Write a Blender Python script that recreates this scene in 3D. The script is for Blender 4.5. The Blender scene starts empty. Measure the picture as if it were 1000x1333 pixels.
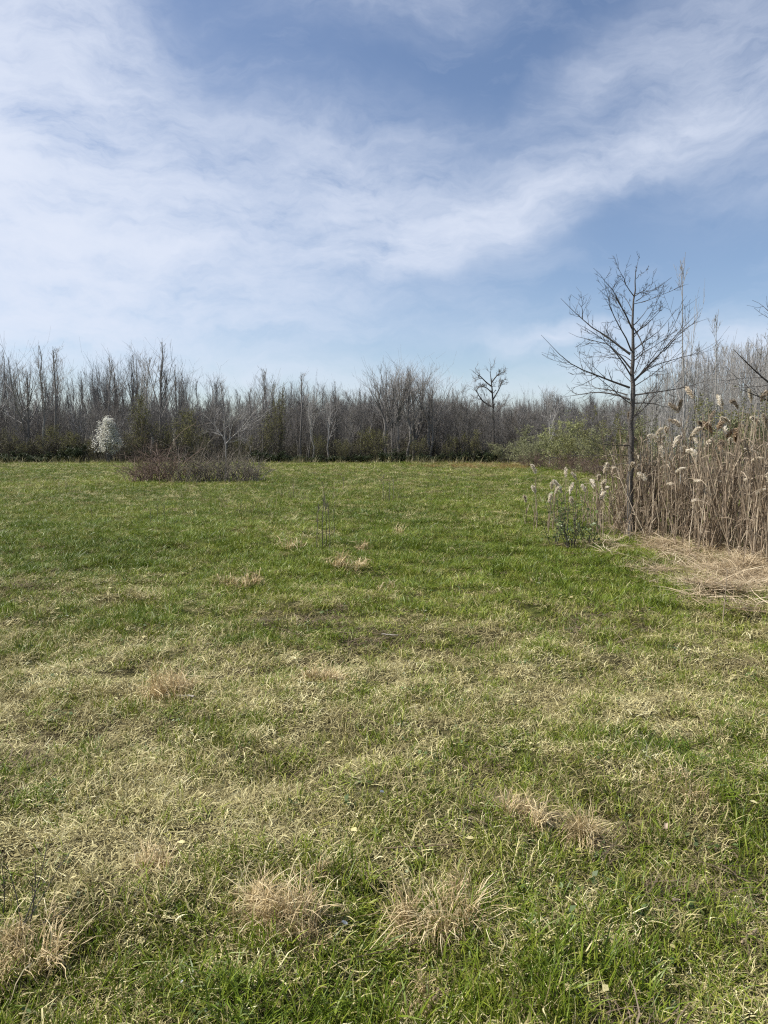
import bpy, math, random
import numpy as np

# ------------------------------------------------------------------ camera
SC = bpy.context.scene
COL = SC.collection
FPX = 963.0                      # focal length in photo pixels (1000 x 1333)
PITCH = math.radians(4.78)       # camera looks slightly down
EYE = 1.6
cam_data = bpy.data.cameras.new('camera')
cam = bpy.data.objects.new('camera', cam_data)
COL.objects.link(cam)
cam.location = (0, 0, EYE)
cam.rotation_euler = (math.pi / 2 - PITCH, 0, 0)
cam_data.sensor_fit = 'VERTICAL'
cam_data.angle = 2 * math.atan(666.5 / FPX)
cam_data.clip_start = 0.05
cam_data.clip_end = 20000
SC.camera = cam

# ------------------------------------------------------------------ light
SUN_EL = math.radians(50)
SUN_AZ = math.radians(-88)       # from +Y (view direction), negative = left
sd = np.array([math.sin(SUN_AZ) * math.cos(SUN_EL), math.cos(SUN_AZ) * math.cos(SUN_EL), math.sin(SUN_EL)])
sun_data = bpy.data.lights.new('sun', 'SUN')
sun_data.energy = 5.0
sun_data.angle = math.radians(0.9)
sun_data.color = (1.0, 0.955, 0.88)
sun = bpy.data.objects.new('sun', sun_data)
COL.objects.link(sun)
from mathutils import Vector
sun.rotation_euler = Vector(-sd).to_track_quat('-Z', 'Y').to_euler()

SC.view_settings.view_transform = 'Standard'
SC.view_settings.look = 'None'
SC.view_settings.exposure = 0.45
SC.view_settings.gamma = 1.0
SC.view_settings.use_curve_mapping = False
SC.render.engine = 'CYCLES'
SC.cycles.use_denoising = False
SC.cycles.filter_width = 1.2
SC.cycles.max_bounces = 6
SC.cycles.diffuse_bounces = 3
SC.cycles.transmission_bounces = 4
SC.cycles.transparent_max_bounces = 8

def pix_azel(px, py):
    cx = (px - 500) / FPX; cy = (666.5 - py) / FPX
    x = cx; y = math.cos(PITCH) + cy * math.sin(PITCH); z = -math.sin(PITCH) + cy * math.cos(PITCH)
    return math.degrees(math.atan2(x, y)), math.degrees(math.atan2(z, math.hypot(x, y)))

# ------------------------------------------------------------------ sky
world = bpy.data.worlds.new('World')
SC.world = world
world.use_nodes = True
wn, wl = world.node_tree.nodes, world.node_tree.links
wn.clear()

def N(t, **kw):
    n = wn.new(t)
    for k, v in kw.items(): setattr(n, k, v)
    return n

def M_(op, a, b=None, c=None, clamp=False):
    n = N('ShaderNodeMath', operation=op, use_clamp=clamp)
    for i, v in enumerate((a, b, c)):
        if v is None: continue
        if hasattr(v, 'is_output'): wl.new(v, n.inputs[i])
        else: n.inputs[i].default_value = v
    return n.outputs[0]

SKY_STRENGTH = 0.095
wout = N('ShaderNodeOutputWorld')
bg = N('ShaderNodeBackground'); bg.inputs['Strength'].default_value = SKY_STRENGTH
wl.new(bg.outputs[0], wout.inputs[0])
sky = N('ShaderNodeTexSky', sky_type='NISHITA')
sky.sun_disc = False
sky.sun_elevation = SUN_EL
sky.sun_rotation = SUN_AZ
sky.air_density = 1.0; sky.dust_density = 0.35; sky.ozone_density = 2.0
tc = N('ShaderNodeTexCoord')
sep = N('ShaderNodeSeparateXYZ'); wl.new(tc.outputs['Generated'], sep.inputs[0])
az = M_('DEGREES', M_('ARCTAN2', sep.outputs[0], sep.outputs[1]))
el = M_('DEGREES', M_('ARCSINE', sep.outputs[2]))
cmb = N('ShaderNodeCombineXYZ'); wl.new(az, cmb.inputs[0]); wl.new(el, cmb.inputs[1])

def noise(vec, scale, detail, rough, dist=0.0, dim='3D'):
    n = N('ShaderNodeTexNoise', noise_dimensions=dim)
    wl.new(vec, n.inputs['Vector'])
    n.inputs['Scale'].default_value = scale; n.inputs['Detail'].default_value = detail
    n.inputs['Roughness'].default_value = rough; n.inputs['Distortion'].default_value = dist
    return n

def mapping(vec, loc=(0, 0, 0), rot=0, scale=(1, 1, 1), vt='POINT'):
    n = N('ShaderNodeMapping', vector_type=vt)
    wl.new(vec, n.inputs['Vector'])
    n.inputs['Location'].default_value = loc
    n.inputs['Rotation'].default_value = (0, 0, rot)
    n.inputs['Scale'].default_value = scale
    return n.outputs[0]

# domain warp so that the cloud banks have ragged, wind-drawn edges
wp = noise(cmb.outputs[0], 0.085, 5.0, 0.58)
vs = N('ShaderNodeVectorMath', operation='SUBTRACT'); wl.new(wp.outputs['Color'], vs.inputs[0]); vs.inputs[1].default_value = (.5, .5, .5)
vm = N('ShaderNodeVectorMath', operation='MULTIPLY'); wl.new(vs.outputs[0], vm.inputs[0]); vm.inputs[1].default_value = (9.5, 6.5, 0)
va = N('ShaderNodeVectorMath', operation='ADD'); wl.new(cmb.outputs[0], va.inputs[0]); wl.new(vm.outputs[0], va.inputs[1])
warped = va.outputs[0]

# cloud banks: centre and radii in photo pixels turned into azimuth / elevation, tilt in degrees, weight
DEGPX = 1 / 17.5
BANKS = [
    (-20, 140, 290, 380, 20, 1.05),
    (120, 60, 330, 170, -25, .35),
    (40, 260, 230, 130, 0, .35),
    (210, 330, 560, 190, 6, .75),
    (480, 250, 330, 150, -12, .50),
    (560, 320, 270, 60, 13, .60),
    (700, 245, 220, 70, 14, .50),
    (910, 150, 260, 75, 16, .66),
    (1250, 120, 400, 110, 10, .55),
    (-500, 200, 700, 300, 0, .80),
    (500, -10, 260, 70, 0, .38),
    (930, 20, 220, 110, 25, .38),
    (760, 110, 180, 60, 30, .25),
    (730, 440, 170, 24, 0, .62),
    (980, 440, 220, 55, 0, .55),
    (860, 475, 300, 26, 0, .45),
    (300, 485, 420, 40, 0, .40),
    (200, 420, 700, 70, 0, .38),
    (700, 500, 600, 45, 0, .30),
]
acc = None
for (bx, by, rx, ry, rot, w) in BANKS:
    a_, e_ = pix_azel(bx, by)
    mp = mapping(warped, (a_, e_, 0), math.radians(rot), (rx * DEGPX, ry * DEGPX, 1e6), 'TEXTURE')
    g = N('ShaderNodeTexGradient', gradient_type='QUADRATIC_SPHERE'); wl.new(mp, g.inputs[0])
    s = M_('MULTIPLY', M_('POWER', g.outputs['Fac'], 0.8), w)
    acc = s if acc is None else M_('ADD', acc, s)
# cloud cover that goes on over the rest of the sky
dirn = noise(tc.outputs['Generated'], 2.2, 4.0, 0.55)
rest = M_('MULTIPLY', M_('SUBTRACT', dirn.outputs['Fac'], 0.40, clamp=True), 1.9)
absaz = M_('ABSOLUTE', az)
outside = M_('MAXIMUM', M_('DIVIDE', M_('SUBTRACT', absaz, 30.0), 12.0, clamp=True), M_('DIVIDE', M_('SUBTRACT', el, 32.0), 10.0, clamp=True), clamp=True)
acc = M_('ADD', acc, M_('MULTIPLY', rest, outside))
# fibrous streaks
st1 = noise(mapping(warped, rot=math.radians(-14), scale=(.075, .26, 1)), 1.0, 8.0, 0.62, 0.3)
st2 = noise(mapping(warped, rot=math.radians(38), scale=(.11, .23, 1)), 1.0, 7.0, 0.6, 0.2)
st3 = noise(mapping(warped, rot=math.radians(-20), scale=(.22, .62, 1)), 1.0, 9.0, 0.66)
tex = M_('ADD', M_('MULTIPLY', st1.outputs['Fac'], 0.95), M_('ADD', M_('MULTIPLY', st2.outputs['Fac'], 0.70), M_('MULTIPLY', st3.outputs['Fac'], 0.85)))
tex = M_('SUBTRACT', M_('MULTIPLY', tex, 2.3), 1.93, clamp=False)
tex = M_('MAXIMUM', tex, 0.03)
dens = M_('MULTIPLY', acc, tex)
# thin streaks in the open sky
thin = M_('MULTIPLY', M_('SUBTRACT', st1.outputs['Fac'], 0.52, clamp=True), 0.5)
dens = M_('ADD', dens, thin)
dens = M_('MULTIPLY', M_('SUBTRACT', 1.0, M_('POWER', 2.718, M_('MULTIPLY', dens, -1.62))), 0.97, clamp=True)
mix = N('ShaderNodeMix', data_type='RGBA')
wl.new(dens, mix.inputs['Factor'])
tintn = N('ShaderNodeMix', data_type='RGBA', blend_type='MULTIPLY')
tintn.inputs['Factor'].default_value = 1.0
wl.new(sky.outputs[0], tintn.inputs['A']); tintn.inputs['B'].default_value = (1.03, .985, 1.0, 1)
wl.new(tintn.outputs['Result'], mix.inputs['A'])
mix.inputs['B'].default_value = (6.0, 6.45, 7.45, 1)
wl.new(mix.outputs['Result'], bg.inputs['Color'])

# ------------------------------------------------------------------ helpers
rng = np.random.default_rng(11)
R_ = math.radians
Z = np.array([0., 0., 1.])

def vnoise(x, y, seed=0):
    x = np.asarray(x, float); y = np.asarray(y, float)
    xi = np.floor(x).astype(np.int64); yi = np.floor(y).astype(np.int64)
    fx = x - xi; fy = y - yi
    fx = fx * fx * (3 - 2 * fx); fy = fy * fy * (3 - 2 * fy)
    def h(a, b):
        n = (a * 374761393 + b * 668265263 + seed * 974634777) & 0x7fffffff
        n = ((n ^ (n >> 13)) * 1274126177) & 0x7fffffff
        n = ((n ^ (n >> 15)) * 2246822519) & 0x7fffffff
        return (n & 0xffff) / 65535.0
    return (h(xi, yi) * (1 - fx) + h(xi + 1, yi) * fx) * (1 - fy) + (h(xi, yi + 1) * (1 - fx) + h(xi + 1, yi + 1) * fx) * fy

def fbm(x, y, seed=0, oct=3):
    s = 0; a = 1; t = 0
    for i in range(oct):
        s = s + a * vnoise(x * 2 ** i, y * 2 ** i, seed + i * 17); t += a; a *= .5
    return s / t

def H(x, y):
    x = np.asarray(x, float); y = np.asarray(y, float)
    near = np.clip((30 - y) / 20, 0, 1)
    return (0.16 * (fbm(x / 4.5, y / 4.5, 3) - .5) + near * 0.16 * (fbm(x / .5, y / .5, 9, 2) - .5)
            + 0.10 * (vnoise(x / 17, y / 17, 21) - .5)) * np.clip((160 - y) / 40, 0, 1)

def hz(x, y): return float(H(x, y))

def ray(px, py):
    cx = (px - 500) / FPX; cy = (666.5 - py) / FPX
    return np.array([cx, math.cos(PITCH) + cy * math.sin(PITCH), -math.sin(PITCH) + cy * math.cos(PITCH)])

def at(px, py, Y):                       # the point of that sight line at distance Y
    d = ray(px, py); return np.array([0, 0, EYE]) + d * (Y / d[1])

def ground(px, py):                      # where that sight line meets the ground
    d = ray(px, py); p = np.array([0, 0, EYE]) + d * (EYE / -d[2])
    for _ in range(4):
        p = np.array([0, 0, EYE]) + d * ((EYE - hz(p[0], p[1])) / -d[2])
    return p

def project(x, y, z=0.0):
    fy = y * math.cos(PITCH) - (z - EYE) * math.sin(PITCH)
    uy = y * math.sin(PITCH) + (z - EYE) * math.cos(PITCH)
    return 500 + FPX * x / fy, 666.5 - FPX * uy / fy

def norm(v): return v / np.maximum(np.linalg.norm(v, axis=-1, keepdims=True), 1e-9)

class MB:
    """collects quads / triangles with one random number per strand"""
    def __init__(s): s.v = []; s.q = []; s.a = []; s.n = 0; s.t = []
    def add(s, V, Q, var):
        V = V.reshape(-1, 3); s.v.append(V); (s.q if Q.shape[-1] == 4 else s.t).append(Q.reshape(-1, Q.shape[-1]) + s.n)
        s.a.append(np.broadcast_to(np.asarray(var, float).reshape(-1), (len(V),)) if np.size(var) in (1, len(V)) else np.repeat(np.asarray(var, float), len(V) // np.size(var)))
        s.n += len(V)
    def tubes(s, P, R, k=4, var=None):
        m, n = P.shape[:2]
        T = norm(np.gradient(P, axis=1))
        D = norm(P[:, -1] - P[:, 0])
        ref = np.where(np.abs(D[:, 2:3]) > .8, np.array([[1., 0, 0]]), np.array([[0, 0, 1.]]))
        A = norm(np.cross(T, ref[:, None, :])); B = np.cross(T, A)
        th = np.arange(k) * 2 * np.pi / k
        V = P[:, :, None, :] + R[:, :, None, None] * (np.cos(th)[None, None, :, None] * A[:, :, None, :] + np.sin(th)[None, None, :, None] * B[:, :, None, :])
        i = np.arange(m)[:, None, None] * n * k + np.arange(n - 1)[None, :, None] * k
        j = np.arange(k)[None, None, :]; j2 = (j + 1) % k
        Q = np.stack([i + j, i + j2, i + k + j2, i + k + j], -1)
        s.add(V, Q, rng.random(m) if var is None else var)
    def ribbons(s, P, W, side, var=None):
        """P (m,n,3), W (m,n) half widths, side (m,3)"""
        m, n = P.shape[:2]
        V = np.stack([P - side[:, None, :] * W[:, :, None], P + side[:, None, :] * W[:, :, None]], 2)
        i = np.arange(m)[:, None] * n * 2 + np.arange(n - 1)[None, :] * 2
        Q = np.stack([i, i + 1, i + 3, i + 2], -1)
        s.add(V, Q, rng.random(m) if var is None else var)
    def leaves(s, C, size, aspect=.55, flat=.4, droop=0.0):
        m = len(C)
        d = rng.normal(size=(m, 3)); d[:, 2] = d[:, 2] * flat - droop; d = norm(d)
        sdv = norm(np.cross(d, norm(rng.normal(size=(m, 3)) * .6 + Z)))
        L = (size * rng.uniform(.6, 1.3, m))[:, None]
        nrm = np.cross(sdv, d)
        V = np.stack([C, C + d * L * .5 + sdv * L * aspect * .5 + nrm * L * .08, C + d * L, C + d * L * .5 - sdv * L * aspect * .5 + nrm * L * .08], 1)
        Q = (np.arange(m) * 4)[:, None] + np.arange(4)[None, :]
        s.add(V, Q, rng.random(m))
    def mesh(s, name, mat, smooth=False):
        V = np.concatenate(s.v)
        Q = np.concatenate(s.q) if s.q else np.zeros((0, 4), int)
        T = np.concatenate(s.t) if s.t else np.zeros((0, 3), int)
        me = bpy.data.meshes.new(name)
        me.vertices.add(len(V)); me.vertices.foreach_set('co', V.astype(np.float32).ravel())
        nl = Q.size + T.size
        me.loops.add(nl); me.loops.foreach_set('vertex_index', np.concatenate([Q.ravel(), T.ravel()]).astype(np.int32))
        me.polygons.add(len(Q) + len(T))
        me.polygons.foreach_set('loop_start', np.concatenate([np.arange(len(Q)) * 4, Q.size + np.arange(len(T)) * 3]).astype(np.int32))
        if smooth: me.polygons.foreach_set('use_smooth', np.ones(len(Q) + len(T), bool))
        at_ = me.attributes.new('var', 'FLOAT', 'POINT'); at_.data.foreach_set('value', np.concatenate(s.a).astype(np.float32))
        me.update(calc_edges=True); me.validate()
        me.materials.append(mat)
        return me

def link(o): COL.objects.link(o); return o

def tag(o, label=None, cat=None, group=None, kind=None):
    if label: o['label'] = label
    if cat: o['category'] = cat
    if group: o['group'] = group
    if kind: o['kind'] = kind
    return o

def obj(name, me, parent=None):
    o = bpy.data.objects.new(name, me); link(o)
    if parent: o.parent = parent
    return o

def empty(name, loc=(0, 0, 0), rz=0):
    o = bpy.data.objects.new(name, None); link(o)
    o.empty_display_size = .2
    o.location = loc; o.rotation_euler = (0, 0, rz)
    return o

def thing(name, parts, loc, rz=0, scale=(1, 1, 1), label=None, cat=None, group=None, tilt=(0, 0)):
    """parts: list of (part name, mesh) shared between alike things"""
    o = empty(name, tuple(loc), rz); o.scale = scale
    o.rotation_euler = (tilt[0], tilt[1], rz)
    for pn, me in parts: obj(pn, me, o)
    tag(o, label, cat, group)
    return o

# ------------------------------------------------------------------ growth
def grow(P, R, c, t0, t1, ang, angsd, L, Lsd, rf, n=4, up=.3, wob=.12, tip=.25, rmin=.004, tpow=1.0, lenprof=None, rmax=9):
    m, k = P.shape[:2]
    idx = np.repeat(np.arange(m), c)
    u = rng.random(len(idx)) ** tpow
    t = t0 + (t1 - t0) * u
    s_ = t * (k - 1); i = np.minimum(s_.astype(int), k - 2); f = (s_ - i)[:, None]
    pos = P[idx, i] * (1 - f) + P[idx, i + 1] * f
    tan = norm(P[idx, i + 1] - P[idx, i])
    rp = R[idx, i] * (1 - f[:, 0]) + R[idx, i + 1] * f[:, 0]
    v = rng.normal(size=tan.shape); v -= (v * tan).sum(1, keepdims=True) * tan; v = norm(v)
    a = np.radians(np.clip(rng.normal(ang, angsd, len(idx)), 8, 120))[:, None]
    d = np.cos(a) * tan + np.sin(a) * v
    plen = np.linalg.norm(np.diff(P, axis=1), axis=2).sum(1)[idx]
    ln = L * np.clip(rng.normal(1, Lsd, len(idx)), .35, 2.0)
    if lenprof is not None: ln = ln * lenprof(t)
    if L < 1.0 and lenprof is None: ln = ln * plen
    pts = [pos]
    for q in range(n - 1):
        d = norm(d + up * Z / (n - 1) + wob * rng.normal(size=d.shape))
        pos = pos + d * (ln / (n - 1))[:, None]; pts.append(pos)
    r0 = np.clip(rp * rf * rng.uniform(.75, 1.1, len(idx)), rmin, rmax)
    RR = r0[:, None] * np.linspace(1, tip, n)[None, :]
    return np.stack(pts, 1), np.maximum(RR, rmin * .6)

def stem(h, r, n=8, wob=.02, lean=(0, 0), tip=.12, base=(0, 0, 0), flare=1.0):
    z = np.linspace(0, 1, n)
    w = np.cumsum(rng.normal(size=(n, 2)) * wob * h / n * 2, axis=0); w[0] = 0
    P = np.stack([base[0] + lean[0] * h * z + w[:, 0], base[1] + lean[1] * h * z + w[:, 1], base[2] + h * z], 1)
    R = r * (tip + (1 - tip) * (1 - z) ** .8); R[0] *= flare
    return P[None], R[None]

def blades(mb, n, L, width, el0, spread, curl, turn=.0, segs=3, base=None, varr=None, outward=0.0):
    az_ = rng.uniform(0, 2 * np.pi, n)
    rr = spread * np.sqrt(rng.random(n)); pa = rng.uniform(0, 2 * np.pi, n)
    pos = np.stack([rr * np.cos(pa), rr * np.sin(pa), np.zeros(n)], 1) if base is None else base
    if outward: az_ = np.where(rng.random(n) < outward, pa + rng.normal(0, .5, n), az_)
    e = np.radians(rng.uniform(el0[0], el0[1], n)); ln = rng.uniform(L[0], L[1], n)
    cu = np.radians(rng.uniform(curl[0], curl[1], n)); tu = rng.normal(0, turn, n) if turn else np.zeros(n)
    pts = [pos]
    side = np.stack([-np.sin(az_), np.cos(az_), np.zeros(n)], 1)
    tw = rng.normal(0, .5, n)[:, None]
    for k in range(segs):
        d = np.stack([np.cos(e) * np.cos(az_), np.cos(e) * np.sin(az_), np.sin(e)], 1)
        pos = pos + d * (ln / segs)[:, None]
        pos[:, 2] = np.maximum(pos[:, 2], .002 + .01 * rng.random(n))
        pts.append(pos); e = e - cu / segs; az_ = az_ + tu / segs
    P = np.stack(pts, 1)
    w = width * rng.uniform(.6, 1.25, n)
    W = w[:, None] * np.array([1.0, .95, .75, .15] if segs == 3 else ([1, .85, .15] if segs == 2 else list(np.linspace(1, .5, segs)) + [.12]))[None, :] * .5
    side = norm(side + tw * np.cross(side, norm(P[:, -1] - P[:, 0])))
    mb.ribbons(P, W, side, rng.random(n) if varr is None else varr)

# ------------------------------------------------------------------ materials
def mat_ramp(name, stops, transl=0.0, rough=.7, spec=.15, inst=0.0, noise_scale=None, noise_amt=.3, bump=None, obj_rand=0.0, coords='Object'):
    """procedural material: ramp over strand variation + instance tint + noise"""
    m = bpy.data.materials.new(name); m.use_nodes = True
    n, l = m.node_tree.nodes, m.node_tree.links
    n.clear()
    out = n.new('ShaderNodeOutputMaterial')
    p = n.new('ShaderNodeBsdfPrincipled'); p.inputs['Roughness'].default_value = rough; p.inputs['Specular IOR Level'].default_value = spec
    def mth(op, a, b, clamp=False):
        q = n.new('ShaderNodeMath'); q.operation = op; q.use_clamp = clamp
        for i, v in enumerate((a, b)):
            if hasattr(v, 'is_output'): l.new(v, q.inputs[i])
            else: q.inputs[i].default_value = v
        return q.outputs[0]
    at_ = n.new('ShaderNodeAttribute'); at_.attribute_name = 'var'
    rest_ = 1.0 - inst - obj_rand - (noise_amt if noise_scale else 0)
    f = mth('MULTIPLY', at_.outputs['Fac'], rest_)
    if inst:
        ai = n.new('ShaderNodeAttribute'); ai.attribute_type = 'INSTANCER'; ai.attribute_name = 'tint'
        f = mth('ADD', f, mth('MULTIPLY', ai.outputs['Fac'], inst))
    if obj_rand:
        oi = n.new('ShaderNodeObjectInfo')
        f = mth('ADD', f, mth('MULTIPLY', oi.outputs['Random'], obj_rand))
    if noise_scale:
        tcn = n.new('ShaderNodeTexCoord')
        nz = n.new('ShaderNodeTexNoise'); nz.inputs['Scale'].default_value = noise_scale; nz.inputs['Detail'].default_value = 6; nz.inputs['Roughness'].default_value = .65
        l.new(tcn.outputs[coords], nz.inputs['Vector'])
        f = mth('ADD', f, mth('MULTIPLY', mth('SUBTRACT', mth('MULTIPLY', nz.outputs['Fac'], 2.0), .5, True), noise_amt))
        if bump:
            b = n.new('ShaderNodeBump'); b.inputs['Strength'].default_value = bump; b.inputs['Distance'].default_value = .02
            l.new(nz.outputs['Fac'], b.inputs['Height']); l.new(b.outputs[0], p.inputs['Normal'])
    r = n.new('ShaderNodeValToRGB'); l.new(f, r.inputs[0])
    while len(r.color_ramp.elements) < len(stops): r.color_ramp.elements.new(.5)
    for e, (pos, c) in zip(r.color_ramp.elements, stops): e.position = pos; e.color = (*c, 1)
    l.new(r.outputs[0], p.inputs['Base Color'])
    if transl:
        t = n.new('ShaderNodeBsdfTranslucent'); l.new(r.outputs[0], t.inputs[0])
        mx = n.new('ShaderNodeMixShader'); mx.inputs[0].default_value = transl
        l.new(p.outputs[0], mx.inputs[1]); l.new(t.outputs[0], mx.inputs[2]); l.new(mx.outputs[0], out.inputs[0])
    else: l.new(p.outputs[0], out.inputs[0])
    return m

M = {}
M['green'] = mat_ramp('green_blade', [(0, (.04, .074, .007)), (.4, (.118, .172, .013)), (.75, (.235, .28, .028)), (1, (.45, .46, .10))], transl=.2, rough=.45, spec=.3, inst=.55)
M['dead'] = mat_ramp('dry_blade', [(0, (.055, .043, .019)), (.3, (.165, .134, .056)), (.55, (.38, .325, .145)), (.82, (.68, .61, .315)), (1, (.88, .83, .53))], transl=.12, rough=.6, spec=.25, inst=.5)
M['olive'] = mat_ramp('olive_blade', [(0, (.062, .073, .009)), (.5, (.185, .197, .027)), (1, (.45, .425, .12))], transl=.15, rough=.55, spec=.25, inst=.5)
M['twig_litter'] = mat_ramp('brown_litter', [(0, (.07, .05, .034)), (.6, (.19, .145, .095)), (1, (.40, .32, .22))], rough=.8, spec=.1, inst=.4)
M['tussock'] = mat_ramp('dry_tussock_blade', [(0, (.17, .115, .058)), (.3, (.50, .38, .195)), (.7, (.74, .60, .345)), (1, (.86, .76, .51))], transl=.22, rough=.55, spec=.25)
M['straw'] = mat_ramp('flattened_reed_straw', [(0, (.12, .08, .045)), (.45, (.38, .29, .175)), (.8, (.60, .49, .32)), (1, (.76, .67, .48))], transl=.15, rough=.5, spec=.3, inst=.5)
M['bark_dark'] = mat_ramp('dark_bark', [(0, (.04, .035, .03)), (.5, (.085, .075, .066)), (1, (.17, .155, .14))], noise_scale=45, noise_amt=.75, bump=1.0)
M['twig_dark'] = mat_ramp('dark_twig', [(0, (.035, .030, .027)), (1, (.10, .088, .078))])
M['bark_grey'] = mat_ramp('grey_bark', [(0, (.055, .049, .043)), (.5, (.105, .097, .087)), (1, (.21, .20, .185))], noise_scale=1.2, noise_amt=.4, obj_rand=.35)
M['bark_tall'] = mat_ramp('ash_grey_bark', [(0, (.10, .092, .083)), (.5, (.18, .168, .155)), (1, (.30, .285, .265))], noise_scale=1.2, noise_amt=.4, obj_rand=.35)
M['bark_pale'] = mat_ramp('pale_bark', [(0, (.22, .205, .185)), (1, (.46, .44, .41))], noise_scale=1.2, noise_amt=.4, obj_rand=.2)
M['twig_grey'] = mat_ramp('grey_twig', [(0, (.13, .118, .108)), (.5, (.21, .195, .18)), (1, (.32, .30, .28))], obj_rand=.5)
M['twig_pale'] = mat_ramp('pale_twig', [(0, (.24, .223, .207)), (1, (.46, .44, .415))], obj_rand=.4)
M['twig_brown'] = mat_ramp('brown_twig', [(0, (.055, .047, .04)), (.5, (.10, .087, .073)), (1, (.17, .15, .13))], obj_rand=.4)
M['cane_red'] = mat_ramp('red_brown_cane', [(0, (.085, .06, .048)), (.5, (.17, .118, .094)), (1, (.31, .23, .18))], obj_rand=.2)
M['cane_grey'] = mat_ramp('grey_brown_cane', [(0, (.085, .072, .058)), (1, (.27, .235, .19))], obj_rand=.3)
M['leaf_olive'] = mat_ramp('olive_spring_leaf', [(0, (.12, .12, .042)), (1, (.235, .23, .085))], transl=.3, obj_rand=.4)
M['leaf_yellow'] = mat_ramp('yellow_green_leaf', [(0, (.22, .235, .10)), (1, (.42, .43, .21))], transl=.35)
M['leaf_ever'] = mat_ramp('dark_evergreen_leaf', [(0, (.022, .034, .014)), (1, (.06, .08, .032))], transl=.15, rough=.45, spec=.3)
M['leaf_bush'] = mat_ramp('fresh_bush_leaf', [(0, (.17, .18, .09)), (1, (.33, .335, .19))], transl=.3, obj_rand=.4)
M['leaf_dark'] = mat_ramp('dark_sapling_leaf', [(0, (.05, .08, .024)), (.6, (.13, .175, .055)), (1, (.26, .30, .12))], transl=.25, rough=.4, spec=.4)
M['petal'] = mat_ramp('white_petal', [(0, (.66, .65, .56)), (1, (.88, .87, .80))], transl=.3)
M['reed_stalk'] = mat_ramp('dry_reed_stalk', [(0, (.11, .078, .052)), (.5, (.32, .245, .168)), (1, (.60, .51, .38))], obj_rand=.6, rough=.5, spec=.3)
M['reed_leaf'] = mat_ramp('dry_reed_leaf', [(0, (.22, .16, .11)), (1, (.56, .47, .34))], obj_rand=.3, transl=.25)
M['plume'] = mat_ramp('cream_reed_plume', [(0, (.58, .50, .38)), (.5, (.76, .69, .56)), (1, (.88, .83, .72))], transl=.38, obj_rand=.45)
M['plume_tan'] = mat_ramp('tan_reed_plume', [(0, (.33, .24, .15)), (1, (.62, .49, .34))], transl=.3)
M['stick'] = mat_ramp('weathered_stick', [(0, (.22, .19, .15)), (1, (.48, .44, .37))], noise_scale=18, noise_amt=.7)
M['white'] = mat_ramp('white_scrap', [(0, (.60, .60, .57)), (1, (.72, .72, .69))])
M['dead_leaf'] = mat_ramp('brown_dead_leaf', [(0, (.16, .11, .07)), (1, (.42, .34, .25))], obj_rand=.7)

# ------------------------------------------------------------------ ground sheet
def ground_material():
    m = bpy.data.materials.new('meadow_soil_and_thatch'); m.use_nodes = True
    n, l = m.node_tree.nodes, m.node_tree.links
    p = n['Principled BSDF']; p.inputs['Roughness'].default_value = .95; p.inputs['Specular IOR Level'].default_value = .05
    g = n.new('ShaderNodeNewGeometry')
    def nz(scale, det, rough=.6, stretch=None):
        q = n.new('ShaderNodeTexNoise'); q.inputs['Scale'].default_value = scale; q.inputs['Detail'].default_value = det; q.inputs['Roughness'].default_value = rough
        if stretch:
            mp = n.new('ShaderNodeMapping'); mp.inputs['Scale'].default_value = stretch; l.new(g.outputs['Position'], mp.inputs[0]); l.new(mp.outputs[0], q.inputs['Vector'])
        else: l.new(g.outputs['Position'], q.inputs['Vector'])
        return q.outputs['Fac']
    def ramp(f, stops):
        r = n.new('ShaderNodeValToRGB'); l.new(f, r.inputs[0])
        while len(r.color_ramp.elements) < len(stops): r.color_ramp.elements.new(.5)
        for e, (pos, c) in zip(r.color_ramp.elements, stops): e.position = pos; e.color = (*c, 1)
        return r.outputs[0]
    soil = ramp(nz(14, 8, .75), [(.3, (.03, .023, .014)), (.5, (.075, .06, .034)), (.65, (.17, .14, .08))])
    grass = ramp(nz(9, 8, .75), [(.3, (.035, .044, .011)), (.5, (.075, .088, .022)), (.7, (.15, .15, .05))])
    ga = n.new('ShaderNodeAttribute'); ga.attribute_name = 'green'
    mx = n.new('ShaderNodeMix'); mx.data_type = 'RGBA'
    l.new(ga.outputs['Fac'], mx.inputs['Factor']); l.new(soil, mx.inputs['A']); l.new(grass, mx.inputs['B'])
    l.new(mx.outputs['Result'], p.inputs['Base Color'])
    b = n.new('ShaderNodeBump'); b.inputs['Strength'].default_value = .8; b.inputs['Distance'].default_value = .03
    l.new(nz(40, 6, .7), b.inputs['Height']); l.new(b.outputs[0], p.inputs['Normal'])
    return m

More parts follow.
